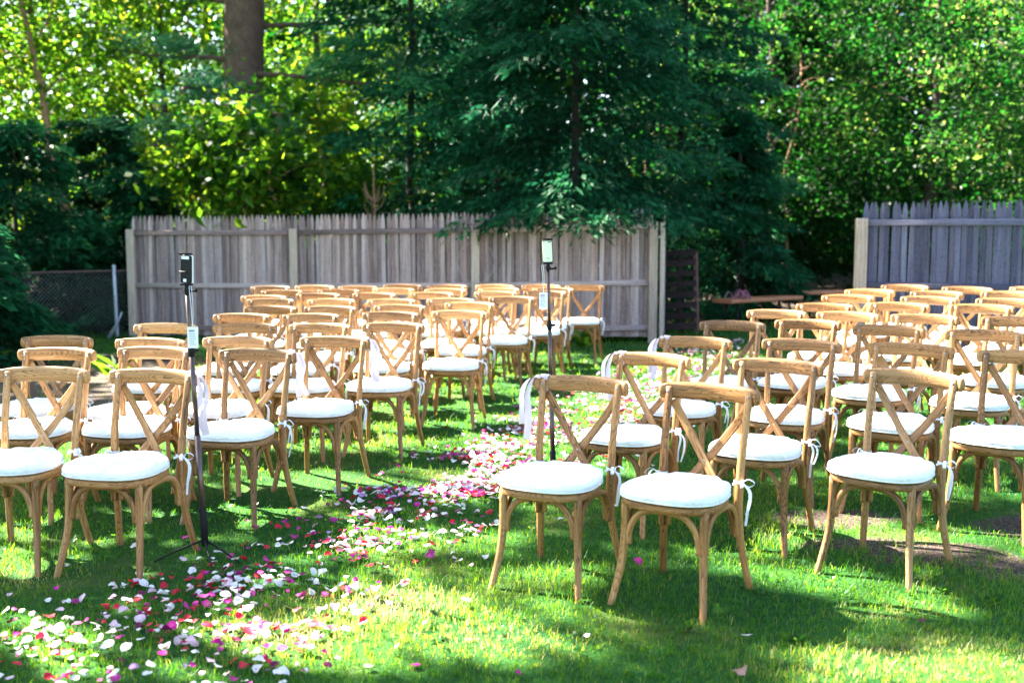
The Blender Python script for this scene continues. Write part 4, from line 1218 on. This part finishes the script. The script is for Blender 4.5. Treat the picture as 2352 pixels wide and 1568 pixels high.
# dead stem behind the fence
ds = empty('dead_shrub', (-2.08, 16.4, ground_z(-2, 16.4)))
mb = MB(); mb.tube([(0, 0, 0), (.02, 0, 1.4), (0, 0, 2.55)], [.02, .014, .006], n=6)
for k in range(14):
    a = random.uniform(0, 6.28); z = random.uniform(1.75, 2.15); mb.tube([(0, 0, z - .1), (.12 * math.cos(a), .1 * math.sin(a), z), (.17 * math.cos(a), .14 * math.sin(a), z + .16)], [.007, .005, .003], n=5)
mb.build('stem', M_TANBARK, ds); tag(ds, 'dry leafless shrub sticking up behind the long fence', 'shrub')

# ------------------------------------------------------------------ petals
def petal_geo(seed):
    r = random.Random(seed); n = 9; vs = [(0, 0, 0)]; L = 1.0; cup = r.uniform(.1, .8); curl = r.uniform(-.7, .9); asp = r.uniform(.75, 1.0)
    for ring, k in ((1, .55), (2, 1.0)):
        for i in range(n):
            a = 2 * math.pi * i / n + .2
            rad = k * (1 - .16 * math.cos(a) + r.uniform(-.05, .05))
            x, y = rad * math.cos(a), rad * asp * math.sin(a)
            z = cup * (y * y) + curl * .35 * x * abs(x) + (r.uniform(-.18, .18) if ring == 2 else 0)
            vs.append((x, y, z))
    fs = [(0, 1 + i, 1 + (i + 1) % n) for i in range(n)] + [(1 + i, 1 + n + i, 1 + n + (i + 1) % n, 1 + (i + 1) % n) for i in range(n)]
    return vs, fs


PG = [petal_geo(100 + k) for k in range(10)]
CURLED = {k for k in range(10) if max(v[2] for v in PG[k][0]) > .55}
PM = {}
for ci, (cn, m) in enumerate(PETAL):
    for k, (vs, fs) in enumerate(PG):
        mb = MB(); mb.add([(x * .021, y * .021, z * .021) for x, y, z in vs], fs); PM[(ci, k)] = mb.mesh('petal', m)

PATH = [(-1.91, 3.29, 0.6), (-1.55, 3.98, 0.58), (-1.3, 4.46, 0.5), (-1.0, 4.99, 0.42), (-0.68, 5.95, 0.36), (-0.42, 6.64, 0.4), (-0.08, 7.29, 0.46), (0.42, 8.52, 0.5), (0.86, 9.7, 0.52), (1.51, 11.31, 0.55), (2.43, 13.58, 0.5), (3.04, 14.98, 0.45)]
WN = [210, 220, 220, 210, 290, 390, 520, 480, 420, 420, 140]
pet = []
for k in range(len(PATH) - 1):
    a, b = PATH[k], PATH[k + 1]
    m = 0
    while m < WN[k]:
        t = random.random(); cx = a[0] + (b[0] - a[0]) * t; cy2 = a[1] + (b[1] - a[1]) * t; w = a[2] + (b[2] - a[2]) * t
        nx_, ny_ = (b[1] - a[1]), -(b[0] - a[0]); ln = math.hypot(nx_, ny_)
        u = random.gauss(0, .68) * w
        x = cx + nx_ / ln * u; y = cy2 + ny_ / ln * u
        if noise.noise(Vector((x * 2.6, y * 2.6, 4.4))) * .9 + .45 < random.random() * .9: continue
        m += 1
        pet.append((x, y))
for x, y in ((-.36, 3.94), (.02, 3.84), (-.62, 4.35), (.30, 4.2), (.95, 4.22), (1.7, 4.35), (.62, 5.2), (-.2, 4.6)): pet.append((x, y))
vis = lambda p: abs(p[0]) < .478 * p[1] and p[1] > 3.75
pet.sort(key=lambda p: (0 if vis(p) else 1, p[1]))
CW = [.37, .16, .20, .18, .06, .03]
stuffv = []; stufff = []; stuffm = []; stuffg = []
for q, (x, y) in enumerate(pet):
    ci = random.choices(range(6), CW)[0]; k = random.randrange(len(PG)); s = random.uniform(.5, 1.2) * (1.06 if ci == 0 else .98)
    rot = Matrix.Rotation(random.uniform(0, 6.28), 3, 'Z') @ Matrix.Rotation(random.gauss(0, .32), 3, 'X') @ Matrix.Rotation(random.gauss(0, .25) + (math.pi if random.random() < .35 else 0), 3, 'Y')
    loc = Vector((x, y, ground_z(x, y) + random.uniform(.016, .040)))
    if q < 300:
        o = obj('rose_petal', PM[(ci, k)]); o.location = loc; o.rotation_euler = rot.to_euler(); o.scale = (s, s, s)
        d1 = math.hypot(x + 1.55, y - 5.35); d2 = math.hypot(x - .2, y - 5.0)
        spot = "at the foot of the black phone's tripod" if d1 < .55 else 'beside the ribboned front-row chair' if d2 < .95 else 'straying from the aisle on open lawn' if x > -.62 else 'where the aisle opens before the rows' if y < 4.75 else 'in the aisle between the first rows'
        tag(o, f'{"curled" if k in CURLED else "spread-out"} {PETAL[ci][0]} rose petal {spot}', 'petal', 'rose petals strewn down the aisle')
    else:
        b0 = len(stuffv)
        for vx, vy, vz in PG[k][0]:
            stuffv.append(loc + rot @ (Vector((vx, vy, vz)) * .021 * s)); stuffg.append((vx * .021, vy * .021, vz * .021))
        for f in PG[k][1]: stufff.append(tuple(i + b0 for i in f)); stuffm.append(ci)
mb = MB(); mb.v = [tuple(v) for v in stuffv]; mb.f = stufff; mb.g = stuffg; mb.m = stuffm
o = mb.build('petal_carpet', [m for _, m in PETAL]); tag(o, 'carpet of white, pink and crimson petals along the aisle', 'petals', kind='stuff')
